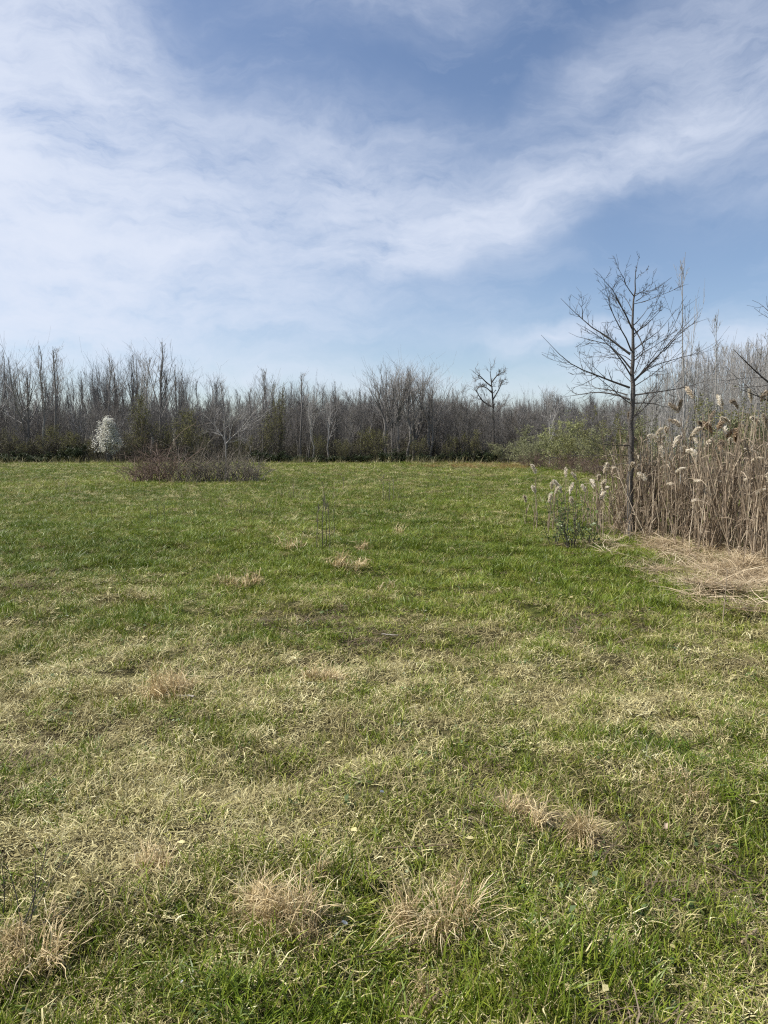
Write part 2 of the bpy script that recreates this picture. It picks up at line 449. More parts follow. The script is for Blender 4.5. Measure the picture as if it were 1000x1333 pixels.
# patches of the meadow, given where the photograph shows them: (px, py, rx, ry, green amount, straw tone)
PATCH = [
    (640, 1275, 130, 80, .42, 0), (480, 1300, 120, 50, .25, 0), (860, 1110, 150, 55, .26, 0), (430, 1215, 70, 45, .25, 0), (900, 1270, 140, 70, .20, 0),
    (150, 1285, 140, 40, .22, 0), (700, 1170, 90, 40, .18, 0), (950, 1000, 90, 60, .20, 0), (300, 935, 70, 35, .28, 0), (760, 985, 120, 25, .10, 0),
    (120, 900, 240, 90, -.24, .14), (150, 1040, 240, 90, -.26, .05), (600, 890, 230, 45, -.22, .18), (450, 960, 170, 60, -.22, .05),
    (760, 910, 200, 55, -.16, .02), (360, 1060, 130, 55, -.25, .05), (520, 825, 150, 24, -.22, -.24), (370, 800, 60, 16, -.18, -.18), (740, 795, 110, 18, -.12, -.16),
    (350, 830, 70, 28, .25, 0), (190, 800, 90, 25, .18, 0), (60, 770, 80, 18, -.2, -.1), (500, 800, 500, 40, .0, 0),
    (500, 720, 700, 50, .30, 0), (100, 705, 170, 26, .5, -.1), (620, 745, 260, 25, .30, 0), (880, 775, 110, 22, .35, 0), (500, 660, 700, 30, .22, .0),
    (400, 700, 70, 14, -.35, -.05), (280, 695, 90, 10, -.20, .1), (600, 690, 150, 12, -.08, .05), (400, 765, 90, 16, -.15, .05), (180, 775, 120, 20, -.12, .1),
    (935, 755, 90, 22, -.85, .2), (860, 718, 60, 8, -.6, .15), (640, 604, 60, 6, -.5, -.1), (450, 640, 400, 10, -.10, .05), (300, 614, 500, 6, -.10, .05),
    (90, 1120, 200, 50, -.2, .05), (930, 930, 110, 40, -.05, .12), (560, 1090, 140, 40, -.08, 0), (900, 860, 130, 30, -.1, .05),
]
def patch(x, y):
    px, py = project(np.asarray(x, float), np.maximum(np.asarray(y, float), 1.2))
    py = np.clip(py, 580, 1500)
    base = np.interp(py, [590, 640, 700, 760, 830, 950, 1100, 1200, 1333], [.80, .83, .77, .65, .42, .37, .41, .47, .52])
    g = base; t = np.zeros_like(g)
    for (cx, cy, rx, ry, a, b) in PATCH:
        w = np.exp(-(((px - cx) / rx) ** 2 + ((py - cy) / ry) ** 2))
        g = g + a * w; t = t + b * w
    sc = np.clip(np.asarray(y, float) / 6, 1, 6)
    g = g + .55 * (fbm(x / .9, y / .9, 41) - .5) + .45 * (fbm(x / 3.7, y / 6.5, 51) - .5) + .5 * (vnoise(x / .22, y / .22, 61) - .5)
    t = t + .5 * (fbm(x / .6, y / .6, 71) - .5) + .35 * (vnoise(x / .16, y / .16, 81) - .5)
    return np.clip(g, .02, .98), np.clip(.5 + t, 0, 1)

ys = np.concatenate([np.arange(-8, 0, .4), np.arange(0, 14, .075), np.geomspace(14, 4000, 90)])
us = np.sinh(np.linspace(-3.6, 3.6, 300)) / math.sinh(3.6)
half = 30 + np.clip(ys, 0, None) * 1.3
GX = us[None, :] * half[:, None]; GY = np.repeat(ys[:, None], len(us), 1)
GZ = H(GX, GY)
ny, nx = GX.shape
V = np.stack([GX, GY, GZ], -1).reshape(-1, 3)
i = (np.arange(ny - 1)[:, None] * nx + np.arange(nx - 1)[None, :]).ravel()
gm = MB(); gm.add(V, np.stack([i, i + 1, i + nx + 1, i + nx], -1), 0.5)
gme = gm.mesh('ground', ground_material(), True)
ga_ = gme.attributes.new('green', 'FLOAT', 'POINT'); ga_.data.foreach_set('value', np.clip(patch(GX.ravel(), GY.ravel())[0] * 1.15 - .1, 0, 1).astype(np.float32))
tag(obj('ground', gme), 'rough meadow ground under the grass', kind='structure')

# ------------------------------------------------------------------ scatter by geometry nodes (only for uncountable cover)
def scatter(name, protos, pts, rot, scl, pid, tint, label, cat):
    c = bpy.data.collections.new(name + '_kinds')
    for k, me in enumerate(protos):
        c.objects.link(bpy.data.objects.new('%s_kind_%02d' % (name, k), me))
    me = bpy.data.meshes.new(name)
    me.vertices.add(len(pts)); me.vertices.foreach_set('co', pts.astype(np.float32).ravel())
    for nm, ty, arr, key in (('rot', 'FLOAT_VECTOR', rot, 'vector'), ('scl', 'FLOAT_VECTOR', scl, 'vector'), ('pid', 'INT', pid, 'value'), ('tint', 'FLOAT', tint, 'value')):
        a = me.attributes.new(nm, ty, 'POINT'); a.data.foreach_set(key, np.asarray(arr, np.int32 if ty == 'INT' else np.float32).ravel())
    o = obj(name, me)
    ng = bpy.data.node_groups.new(name, 'GeometryNodeTree')
    ng.interface.new_socket('Geometry', in_out='INPUT', socket_type='NodeSocketGeometry')
    ng.interface.new_socket('Geometry', in_out='OUTPUT', socket_type='NodeSocketGeometry')
    n, l = ng.nodes, ng.links
    gi = n.new('NodeGroupInput'); go = n.new('NodeGroupOutput')
    ci = n.new('GeometryNodeCollectionInfo'); ci.inputs['Collection'].default_value = c
    ci.inputs['Separate Children'].default_value = True; ci.inputs['Reset Children'].default_value = True
    ip = n.new('GeometryNodeInstanceOnPoints'); ip.inputs['Pick Instance'].default_value = True
    def na(nm, ty):
        q = n.new('GeometryNodeInputNamedAttribute'); q.data_type = ty; q.inputs['Name'].default_value = nm; return q.outputs['Attribute']
    l.new(gi.outputs[0], ip.inputs['Points']); l.new(ci.outputs[0], ip.inputs['Instance'])
    l.new(na('pid', 'INT'), ip.inputs['Instance Index'])
    er = n.new('FunctionNodeEulerToRotation'); l.new(na('rot', 'FLOAT_VECTOR'), er.inputs[0]); l.new(er.outputs[0], ip.inputs['Rotation'])
    l.new(na('scl', 'FLOAT_VECTOR'), ip.inputs['Scale'])
    l.new(ip.outputs[0], go.inputs[0])
    md = o.modifiers.new('scatter', 'NODES'); md.node_group = ng
    tag(o, label, cat, kind='stuff')
    return o

def proto(fn, mat, name):
    b = MB(); fn(b); return b.mesh(name, mat)

P_GREEN = [proto(lambda b: blades(b, 30, (.03, .095), .0040, (40, 88), .075, (5, 80), .8), M['green'], 'green_tuft') for _ in range(5)]
P_DEAD = [proto(lambda b: blades(b, 40, (.03, .105), .0036, (2, 60), .085, (10, 150), 2.6), M['dead'], 'dry_tuft') for _ in range(6)]
P_OLIVE = [proto(lambda b: blades(b, 34, (.03, .08), .0042, (20, 80), .085, (10, 90), 1.0, segs=2), M['olive'], 'olive_tuft') for _ in range(4)]
P_LIT = [proto(lambda b: blades(b, 22, (.05, .20), .0040, (0, 22), .10, (-10, 30), 1.2), M['twig_litter'], 'litter_tuft') for _ in range(3)]
P_LUSH = [proto(lambda b: blades(b, 24, (.06, .145), .0050, (50, 88), .06, (10, 85), .5), M['green'], 'lush_tuft') for _ in range(3)]
M['broad'] = mat_ramp('broad_weed_leaf', [(0, (.05, .085, .02)), (.6, (.12, .17, .05)), (1, (.24, .27, .12))], transl=.15, rough=.45, spec=.35, inst=.4)
def rosette(b):
    k = int(rng.integers(7, 14)); c = rng.normal(0, .022, (k, 3)); c[:, 2] = .012 + .02 * rng.random(k); b.leaves(c, .025, .6, .35)
P_BROAD = [proto(rosette, M['broad'], 'broad_weed') for _ in range(3)]
def litterleaf(b):
    k = int(rng.integers(1, 4)); c = rng.normal(0, .03, (k, 3)); c[:, 2] = .02 + .03 * rng.random(k); b.leaves(c, .032, .7, .4)
P_LEAF = [proto(litterleaf, M['dead'], 'leaf_litter') for _ in range(2)]
KINDS = P_GREEN + P_DEAD + P_OLIVE + P_LIT + P_LUSH + P_BROAD + P_LEAF
o_g, o_d, o_o, o_l, o_u = 0, 5, 11, 15, 18

def sample_wedge(bands, r):
    out = []
    for (y0, y1, rho) in bands:
        w1 = 3.2 + .66 * y1
        nn = int(rho * (y1 - y0) * 2 * w1)
        x = r.uniform(-w1, w1, nn); y = r.uniform(y0, y1, nn)
        keep = (np.abs(x) < 2.6 + .66 * y) & (r.random(nn) < .55 + .8 * vnoise(x / .23, y / .23, 151))
        out.append(np.stack([x[keep], y[keep]], 1))
    return np.concatenate(out)
bands = [(.8, 2.5, 780), (2.5, 3.5, 660), (3.5, 5, 500), (5, 7, 330), (7, 9, 250), (9, 12, 170), (12, 16, 105), (16, 22, 48), (22, 30, 30), (30, 42, 18), (42, 60, 10), (60, 80, 6), (80, 97, 4)]
xy = sample_wedge(bands, rng)
X, Y = xy[:, 0], xy[:, 1]
G, T = patch(X, Y)
n_ = len(X)
u = rng.random(n_); u2 = rng.random(n_)
pgreen = G * .85
kind = np.where(u < pgreen * .62, 0, np.where(u < pgreen, 2, 1))
litter = (T < .33) & (kind == 1) & (u2 < .75)
kind = np.where(litter, 3, kind)
lush = (kind == 0) & (G > .72) & (u2 < .35) & (Y < 16)
kind = np.where(lush, 4, kind)
pid = np.select([kind == 0, kind == 1, kind == 2, kind == 3, kind == 4], [o_g + rng.integers(0, 5, n_), o_d + rng.integers(0, 6, n_), o_o + rng.integers(0, 4, n_), o_l + rng.integers(0, 3, n_), o_u + rng.integers(0, 3, n_)])
u3 = rng.random(n_)
pid = np.where((u3 < .07) & (Y < 9) & (kind != 1), 21 + rng.integers(0, 3, n_), pid)
pid = np.where((u3 > .965) & (Y < 9), 24 + rng.integers(0, 2, n_), pid)
tint = np.where((kind == 1) | (kind == 3), T + rng.normal(0, .22, n_), np.clip(.55 - .14 * np.clip((Y - 22) / 30, 0, 1) - .5 * (G - .5) + .6 * (fbm(X / 2.1, Y / 3, 91) - .5) + .55 * (fbm(X / 5, Y / 9, 95) - .5) * np.clip(Y / 15, 0, 1) + rng.normal(0, .15, n_), 0, 1))
grow_s = 1 + np.clip(Y - 4, 0, None) / 13
sw = grow_s * rng.uniform(.75, 1.3, n_)
clump = vnoise(X / .19, Y / .19, 131) * .6 + vnoise(X / .5, Y / .5, 141) * .4
sz = (1 + np.clip(Y - 4, 0, None) / 60) * rng.uniform(.6, 1.25, n_) * (.42 + 1.15 * clump)
sz = np.where((Y > 18) & (rng.random(n_) < .05), sz * 1.9, sz)
rot = np.stack([rng.normal(0, .12, n_), rng.normal(0, .12, n_), rng.uniform(0, 6.283, n_)], 1)
pts = np.stack([X, Y, H(X, Y) - .004], 1)
scatter('meadow_grass', KINDS, pts, rot, np.stack([sw, sw, sz], 1), pid, np.clip(tint, 0, 1), 'mottled green and straw-coloured meadow grass covering the whole field', 'grass')

M['rust'] = mat_ramp('rusty_weed', [(0, (.14, .085, .032)), (.5, (.28, .175, .068)), (1, (.42, .30, .13))], transl=.2, inst=.4)
P_RUST = [proto(lambda b: blades(b, 40, (.10, .30), .012, (40, 88), .25, (10, 70), .6), M['rust'], 'rusty_tuft') for _ in range(3)]
qx = np.concatenate([rng.uniform(585, 700, 260), rng.uniform(530, 620, 60)]); qD = rng.uniform(62, 90, 320); qX = (qx - 500) / FPX * qD
scatter('rusty_weeds', P_RUST, np.stack([qX, qD, H(qX, qD)], 1), np.stack([np.zeros(320), np.zeros(320), rng.uniform(0, 6.28, 320)], 1), np.repeat(rng.uniform(.7, 1.5, 320)[:, None], 3, 1), rng.integers(0, 3, 320), rng.random(320), 'strip of rusty dead weeds along the far right edge of the field', 'weeds')
M['tallweed'] = mat_ramp('standing_weed', [(0, (.08, .08, .03)), (.5, (.22, .20, .09)), (1, (.46, .40, .25))], transl=.2, inst=.6)
P_WEED = [proto(lambda b: blades(b, 14, (.18, .50), .009, (60, 90), .22, (0, 50), .6), M['tallweed'], 'weed_clump') for _ in range(4)]
nq = 900; qD = 17 + 75 * rng.random(nq) ** .8; qX = rng.uniform(-.62, .42, nq) * qD
kq = vnoise(qX / 4, qD / 6, 201) > .42; qD, qX = qD[kq], qX[kq]; nq = len(qD)
sq = rng.uniform(.45, 1.15, nq)
qe = rng.uniform(84, 93, 600); qD = np.concatenate([qD, qe]); qX = np.concatenate([qX, rng.uniform(-62, 22, 600)]); sq = np.concatenate([sq, .6 + 2.2 * rng.random(600) ** 2]); nq = len(qD)
scatter('standing_weeds', P_WEED, np.stack([qX, qD, H(qX, qD)], 1), np.stack([np.zeros(nq), np.zeros(nq), rng.uniform(0, 6.28, nq)], 1), np.stack([sq * 1.5, sq * 1.5, sq], 1), rng.integers(0, 4, nq), rng.random(nq), 'sparse standing weeds dotted over the far field', 'weeds')
# ================================================================== THE WOOD
def pole_tree(h, r, nb, t0, blen, ang, n2=6, n3=4, tw=.011, up=.6, wob=.05, lean=(0, 0)):
    P, R = stem(h, r, 9, wob, lean)
    tr = MB(); tr.tubes(P, R, 6)
    cr = MB()
    P1, R1 = grow(P, R, nb, t0, .97, ang, 7, h, .28, .55, 6, up, .05, .3, tw, lenprof=lambda t: (1.04 - t) * blen)
    tr.tubes(P1, R1, 4)
    P2, R2 = grow(P1, R1, n2, .15, .98, 34, 12, .32, .35, .6, 4, .5, .09, .4, tw)
    P3, R3 = grow(P2, R2, n3, .2, 1, 26, 10, .5, .3, .7, 3, .4, .07, .5, tw * .9)
    cr.tubes(P2, R2, 3); cr.tubes(P3, R3, 3)
    return fit(tr, cr, h)

def fit(tr, cr, h, also=None):
    top = np.percentile(np.concatenate([v[:, 2] for v in cr.v]), 99.6)
    for b in (tr, cr):
        for v in b.v: v[:, 2] *= h / top
    for p in also or []: p[:, 2] *= h / top
    return tr, cr

def bushy_tree(h, stems, r, n1=10, n2=5, n3=4, tw=.012, spread=.25, ang=35):
    tr = MB(); cr = MB()
    for k in range(stems):
        a = rng.uniform(0, 6.28); q = spread * rng.uniform(.2, 1)
        P, R = stem(h * rng.uniform(.65, 1), r * rng.uniform(.6, 1), 7, .07, (math.cos(a) * q, math.sin(a) * q), base=(math.cos(a) * .15, math.sin(a) * .15, 0))
        tr.tubes(P, R, 4)
        P1, R1 = grow(P, R, n1, .12, .98, ang, 10, h * .30, .35, .5, 5, .9, .08, .35, tw, lenprof=lambda t: 1.15 - .85 * t)
        tr.tubes(P1, R1, 3)
        P2, R2 = grow(P1, R1, n2, .2, 1, 35, 14, .45, .3, .6, 3, .3, .12, .5, tw)
        P3, R3 = grow(P2, R2, n3, .2, 1, 35, 14, .55, .3, .7, 3, .2, .12, .5, tw * .9)
        cr.tubes(P2, R2, 3); cr.tubes(P3, R3, 3)
        crown_pts.append(P3[:, 1:].reshape(-1, 3).copy())
    return fit(tr, cr, h, crown_pts)
crown_pts = []

WOOD_TALL = []      # (trunk mesh, crown mesh, height)
for k in range(7):
    h = 14.0
    tr, cr = pole_tree(h, [.17, .14, .2, .13, .16, .15, .12][k], [14, 16, 15, 14, 18, 13, 20][k], [.22, .34, .18, .40, .28, .30, .36][k], [.72, .55, .80, .45, .62, .70, .5][k], [20, 17, 22, 16, 20, 24, 24][k], 7, 4, .0098, .9, [.05, .04, .06, .04, .07, .05, .06][k])
    pale = k in (0, 2, 3, 5)
    WOOD_TALL.append((tr.mesh('tall_trunk', M['bark_pale' if k == 5 else 'bark_tall'], True), cr.mesh('tall_crown', M['twig_pale' if pale else 'twig_grey']), h))
WOOD_LOW = []
for k in range(6):
    crown_pts.clear()
    h = 9.0
    tr, cr = bushy_tree(h, [3, 4, 2, 5, 3, 4][k], 0.075, 12, 6, 4, .0105, [.10, .14, .08, .16, .12, .12][k], [24, 28, 22, 30, 26, 24][k])
    WOOD_LOW.append((tr.mesh('low_trunk', M['bark_grey'], True), cr.mesh('low_crown', M['twig_grey' if k != 3 else 'twig_brown']), h))
LEAFING = []
for k in range(3):
    crown_pts.clear(); h = 6.0
    tr, cr = bushy_tree(h, [4, 5, 6][k], .06, 11, 5, 3, .013, [.28, .36, .45][k], 44)
    pts_ = np.concatenate(crown_pts); pts_ = pts_[rng.random(len(pts_)) < .62]
    lf = MB(); lf.leaves(np.repeat(pts_, 2, 0) + rng.normal(0, .22, (len(pts_) * 2, 3)), .15)
    LEAFING.append((tr.mesh('leafing_stems', M['bark_grey'], True), cr.mesh('leafing_twigs', M['twig_brown']), lf.mesh('leafing_foliage', M['leaf_olive']), h))

def bush_mesh(h, w, n, leafm, leafsize, nl, twm, r=.02):
    """rounded multi-stem bush: stems + leaves"""
    st = MB(); pts_ = []
    for k in range(n):
        a = rng.uniform(0, 6.28); q = rng.uniform(.1, 1) * w / h * .55
        P, R = stem(h * rng.uniform(.55, .95) * (1 - .25 * q), r * rng.uniform(.6, 1), 6, .12, (math.cos(a) * q, math.sin(a) * q), base=(math.cos(a) * w * .12, math.sin(a) * w * .12, 0))
        st.tubes(P, R, 3)
        P1, R1 = grow(P, R, 8, .1, 1, 45, 16, h * .28, .3, .5, 4, .1, .15, .4, .006, lenprof=lambda t: 1.1 - .5 * t)
        P2, R2 = grow(P1, R1, 4, .15, 1, 40, 16, .5, .3, .6, 3, .1, .15, .5, .005)
        st.tubes(P1, R1, 3); st.tubes(P2, R2, 3)
        pts_.append(P2.reshape(-1, 3)); pts_.append(P1[:, 1:].reshape(-1, 3))
    pts_ = np.concatenate(pts_)
    stm = st.mesh('bush_stems', twm)
    if leafm is None: return stm, None
    sel = pts_[rng.integers(0, len(pts_), nl)] + rng.normal(0, leafsize * .6, (nl, 3))
    sel[:, 2] = np.maximum(sel[:, 2], .05)
    lf = MB(); lf.leaves(sel, leafsize)
    return stm, lf.mesh('bush_leaves', leafm)

EVER = [bush_mesh(1.8, 4.2, 12, M['leaf_ever'], .13, 5200, M['twig_brown']) for _ in range(2)]

TOPS = [(-300, 455), (0, 452), (40, 446), (78, 454), (105, 482), (135, 462), (160, 456), (200, 447), (225, 468), (250, 482), (285, 486), (310, 494), (340, 480), (365, 490), (392, 484), (420, 496), (445, 500), (470, 502), (492, 474), (520, 469), (550, 474), (575, 502), (600, 508), (625, 512), (660, 508), (700, 504), (740, 512), (820, 500), (1300, 480)]
tx, ty_ = np.array(TOPS).T
def top_h(px, D, dy=0): return EYE + (586 - (np.interp(px, tx, ty_) + dy)) / FPX * D

ZONES = [(30, 'at the left end of the wood'), (70, 'near the left end of the wood'), (105, 'above the left evergreen bush'), (140, 'just left of the white blossoming tree'), (180, 'just right of the white blossoming tree'), (225, 'behind the bramble thicket\'s left end'), (265, 'behind the bramble thicket\'s middle'), (300, 'behind the pale dead tree'), (335, 'just right of the pale dead tree'), (375, 'above the long evergreen bush'),
         (410, 'left of the whitish straight trunk'), (450, 'around the whitish forked tree'), (488, 'just left of the tall grey clump'), (525, 'in the tall grey clump\'s left half'), (565, 'in the tall grey clump\'s right half'), (605, 'right of the tall grey clump'), (640, 'just left of the lone round-crowned tree'), (675, 'just right of the lone round-crowned tree'), (720, 'left of the yellow-green shrub'), (770, 'behind the yellow-green shrub'), (9999, 'behind the young tree')]
def zone(px):
    for lim, z in ZONES:
        if px < lim: return z

def put_tree(parts_meshes, names, px, D, H_, h0, nm, label, cat, group=None, wid=1.0):
    x = (px - 500) / FPX * D
    s = H_ / h0
    w = s * wid
    return thing(nm, list(zip(names, parts_meshes)), (x, D, hz(x, D) - .05), rng.uniform(0, 6.28), (w, w, s), label, cat, group, (rng.normal(0, .035), rng.normal(0, .035)))

# individually recognisable trees of the wood ---------------------------------
named = [
    (40, 96, 443, 'tallest bare tree at the left end of the wood', 0), (76, 97, 452, 'slim bare tree rising above the far left dark wood', 3),
    (198, 95, 446, 'tall bare tree with pale trunk right of the white blossoming tree', 5), (206, 98, 447, 'tall dark-stemmed bare tree beside the pale-trunked one', 1),
    (340, 96, 479, 'tall slim bare tree behind the low evergreen bush', 3), (393, 97, 484, 'narrow bare tree in the low middle stretch of wood', 3),
    (408, 94, 505, 'short bare tree with a whitish straight trunk in mid wood', 5), (428, 94, 512, 'whitish forked bare tree in the low middle stretch', 5),
    (437, 99, 497, 'single dark narrow tree above the low middle stretch', 1),
    (496, 95, 474, 'leftmost tall grey tree of the mid-wood clump', 2), (510, 96, 468, 'tallest tree of the grey mid-wood clump', 0), (524, 95, 470, 'second tallest tree of the grey mid-wood clump', 2),
    (538, 97, 473, 'broad bare tree right of centre in the grey mid-wood clump', 0), (554, 96, 478, 'rightmost tall grey tree of the mid-wood clump', 2),
    (503, 98, 476, 'slim grey tree second from the left in the mid-wood clump', 4), (517, 98, 472, 'slim grey tree just right of the clump\'s tallest tree', 6), (531, 94, 471, 'slim grey tree in the middle of the mid-wood clump', 4), (546, 99, 476, 'slim grey tree second from the right in the mid-wood clump', 6), (562, 95, 490, 'lower slim grey tree at the right edge of the mid-wood clump', 4),
    (715, 80, 506, 'pale slender bare tree behind the yellow-green shrub', 5),
]
for (px, D, top, lab, k) in named:
    t_, c_, h0 = WOOD_TALL[k]
    put_tree((t_, c_), ('trunk', 'crown'), px, D, EYE + (586 - top) / FPX * D, h0, 'bare_tree', lab, 'tree', wid=1.35)

# the lone round-crowned tree at (640, 482): traced limbs
def traced(limbs, D, depth_sd, n=7):
    Ps, Rs = [], []
    for (r0, r1, pl) in limbs:
        dz = rng.normal(0, depth_sd)
        q = np.array([at(a, b, D + dz * f) for (a, b), f in zip(pl, np.linspace(0, 1, len(pl)))])
        s_ = np.linspace(0, len(q) - 1, n); i0 = np.minimum(s_.astype(int), len(q) - 2); f = (s_ - i0)[:, None]
        P = q[i0] * (1 - f) + q[i0 + 1] * f
        # soften corners
        P[1:-1] = .25 * P[:-2] + .5 * P[1:-1] + .25 * P[2:]
        Ps.append(P); Rs.append(np.linspace(r0, r1, n))
    return np.array(Ps), np.array(Rs)

D = 99
lt = [(.22, .035, [(643, 601), (643, 570), (643, 540), (641, 510), (640, 495), (638, 484)]),
      (.12, .05, [(643, 545), (636, 541), (628, 539), (622, 534)]), (.12, .05, [(642, 530), (632, 525), (626, 520), (620, 508)]), (.10, .04, [(642, 520), (648, 510), (652, 502), (654, 494)]),
      (.10, .04, [(640, 503), (632, 497), (626, 490), (622, 488)]), (.10, .04, [(640, 498), (646, 490), (650, 486)]), (.09, .04, [(641, 512), (634, 505), (628, 503)]), (.08, .04, [(642, 540), (650, 533), (654, 528)])]
P, R = traced(lt, D, 1.0)
tr = MB(); tr.tubes(P, R, 6); cr = MB()
P2, R2 = grow(P, R, 9, .45, 1, 45, 15, .85, .3, .5, 4, .2, .15, .4, .02, lenprof=lambda t: 1 + 0 * t); P3, R3 = grow(P2, R2, 5, .2, 1, 38, 15, .5, .3, .7, 3, .2, .15, .5, .016); P4, R4 = grow(P3, R3, 3, .2, 1, 38, 15, .6, .3, .7, 3, .2, .15, .5, .014)
tr.tubes(P2, R2, 4); cr.tubes(P3, R3, 3); cr.tubes(P4, R4, 3)
base = at(643, 601, D)
def rebase(mb, b): mb.v = [v - b for v in mb.v]; return mb
thing('bare_tree', [('trunk', rebase(tr, base).mesh('lone_trunk', M['bark_dark'], True)), ('crown', rebase(cr, base).mesh('lone_crown', M['twig_grey']))], base, label='lone tall dark tree with a round open crown standing above the wood', cat='tree')

# rank and file of the wood -----------------------------------------------------
for k in range(150):
    px = -130 + 960 * (k + rng.random()) / 150
    D = rng.uniform(95, 124)
    z_ = zone(px)
    kk = int(rng.choice([0, 1, 2, 3, 4, 6, 5], p=[.18, .2, .12, .18, .15, .14, .03]))
    t_, c_, h0 = WOOD_TALL[kk]
    Hh = max(6.5, top_h(px, D, abs(rng.normal(3, 10)))) if rng.random() < .42 else EYE + (586 - rng.normal(np.interp(px, [0, 150, 350, 500, 700], [508, 514, 518, 522, 524]), 8)) / FPX * D
    put_tree((t_, c_), ('trunk', 'crown'), px, D, Hh, h0, 'bare_tree', 'slender leafless grey tree ' + z_, 'tree', 'slender bare trees ' + z_, rng.uniform(.7, 1.3))
for k in range(150):
    px = -130 + 960 * (k + rng.random()) / 150
    D = rng.uniform(92, 112)
    z_ = zone(px)
    t_, c_, h0 = WOOD_LOW[rng.integers(0, 6)]
    Hh = EYE + (586 - rng.normal(527, 9)) / FPX * D
    put_tree((t_, c_), ('stems', 'crown'), px, D, Hh, h0, 'leafless_sapling', 'low dense leafless sapling ' + z_, 'sapling', 'low leafless saplings ' + z_, rng.uniform(.8, 1.2))

# far part of the wood, one mass
nW = 1300
fx = rng.uniform(-120, 150, nW); fy = rng.uniform(113, 175, nW)
fpx = 500 + FPX * fx / fy
hh = np.where(rng.random(nW) < .45, top_h(fpx, fy, 14 + np.abs(rng.normal(0, 12, nW))) / 14, rng.uniform(8, 10.5, nW) / 9)
pidw = np.where(hh * 14 > 7, 0, 0)
tallm = rng.random(nW) < .45
wk = [];
def joined(a, b, name):
    # one mesh with both materials
    va = np.empty(len(a.vertices) * 3); a.vertices.foreach_get('co', va); vb = np.empty(len(b.vertices) * 3); b.vertices.foreach_get('co', vb)
    qa = np.empty(len(a.loops), int); a.loops.foreach_get('vertex_index', qa); qb = np.empty(len(b.loops), int); b.loops.foreach_get('vertex_index', qb)
    m_ = MB(); m_.add(va.reshape(-1, 3), qa.reshape(-1, 4), .4); m_.add(vb.reshape(-1, 3), qb.reshape(-1, 4), .4)
    return m_.mesh(name, M['twig_far'])
M['twig_far'] = mat_ramp('far_wood_bark', [(0, (.07, .062, .056)), (.5, (.125, .115, .106)), (1, (.20, .188, .175))], inst=.7)
wk = [joined(a, b, 'far_tall_tree') for a, b, h in WOOD_TALL[:5]] + [joined(a, b, 'far_low_tree') for a, b, h in WOOD_LOW[:5]]
pidw = np.where(tallm, rng.integers(0, 5, nW), 5 + rng.integers(0, 5, nW))
hs = np.where(tallm, np.where(rng.random(nW) < .3, top_h(fpx, fy, 6 + np.abs(rng.normal(0, 14, nW))), EYE + 66 / FPX * fy) / 14, rng.uniform(8, 11, nW) / 9)
scatter('far_wood', wk, np.stack([fx, fy, np.zeros(nW) - .1], 1), np.stack([np.zeros(nW), np.zeros(nW), rng.uniform(0, 6.28, nW)], 1), np.stack([hs * .9, hs * .9, hs], 1), pidw, rng.random(nW), 'deep leafless wood closing off the field behind the first trees', 'wood')

BRUSH = [bush_mesh(2.6, 3.4, 10, M['leaf_olive'], .12, 500, M['twig_brown'], .03) for _ in range(3)]
nU = 1300
ux = rng.uniform(-110, 120, nU); uy = 93 + 50 * rng.random(nU) ** 1.5; us_ = rng.uniform(.7, 1.5, nU)
brush = []
for a_, b_ in BRUSH:
    q = [np.empty(len(m.vertices) * 3) for m in (a_, b_)]; [m.vertices.foreach_get('co', v) for m, v in zip((a_, b_), q)]
    l_ = [np.empty(len(m.loops), int) for m in (a_, b_)]; [m.loops.foreach_get('vertex_index', v) for m, v in zip((a_, b_), l_)]
    mb_ = MB(); mb_.add(q[0].reshape(-1, 3), l_[0].reshape(-1, 4), .2); mb_.add(q[1].reshape(-1, 3), l_[1].reshape(-1, 4), .8)
    brush.append(mb_.mesh('brush', mat_ramp('wood_brush', [(0, (.07, .06, .048)), (.6, (.11, .098, .072)), (1, (.14, .14, .07))], inst=.3)))
scatter('wood_undergrowth', brush, np.stack([ux, uy, np.zeros(nU) - .1], 1), np.stack([np.zeros(nU), np.zeros(nU), rng.uniform(0, 6.28, nU)], 1), np.stack([us_, us_, us_], 1), rng.integers(0, 3, nU), rng.random(nU), 'tangled dark undergrowth between the stems of the wood', 'undergrowth')

# leafing, blossoming and evergreen plants along the wood's foot
leafing = [(15, 94, 556, 1.0), (62, 93, 552, 1.1), (92, 91, 562, 1.2), (185, 92, 515, .62), (178, 91, 560, 1.3), (215, 92, 548, 1.0), (243, 92, 535, .95), (262, 91, 556, 1.2), (352, 92, 538, .8), (365, 93, 500, .4), (475, 92, 556, 1.0), (492, 91, 560, 1.1), (545, 92, 566, 1.1), (585, 92, 566, 1.0), (615, 91, 560, 1.0), (35, 93, 570, 1.2), (125, 92, 570, 1.2), (320, 92, 568, 1.1), (415, 92, 566, .9), (450, 91, 572, 1.1)]
lab_leaf = ['small olive leafing shrub tree at the left edge of the picture', 'olive leafing shrub tree right of the picture\'s left edge', 'broad olive shrub tree with a dark hollow, left of the white blossoms', 'tall olive column-shaped leafing tree right of the white blossoms', 'low spreading olive shrub under the olive column-shaped tree', 'olive leafing tree above the left end of the bramble thicket', 'round-topped olive leafing tree behind the middle of the bramble thicket', 'low olive shrub behind the right half of the bramble thicket', 'olive leafing tree over the low evergreen bush', 'narrow tree with green leaves near its top behind the evergreen bush', 'olive shrub below the left side of the tall grey clump', 'olive shrub below the middle of the tall grey clump', 'olive shrub below the right side of the tall grey clump', 'low olive shrub right of the tall grey clump', 'low olive shrub left of the lone round-crowned tree', 'low dark olive shrub near the left edge of the wood', 'low olive shrub under the white blossoming tree', 'low olive shrub beside the pale dead tree', 'small olive shrub in the low middle stretch of wood', 'low wide olive shrub in the low middle stretch of wood']
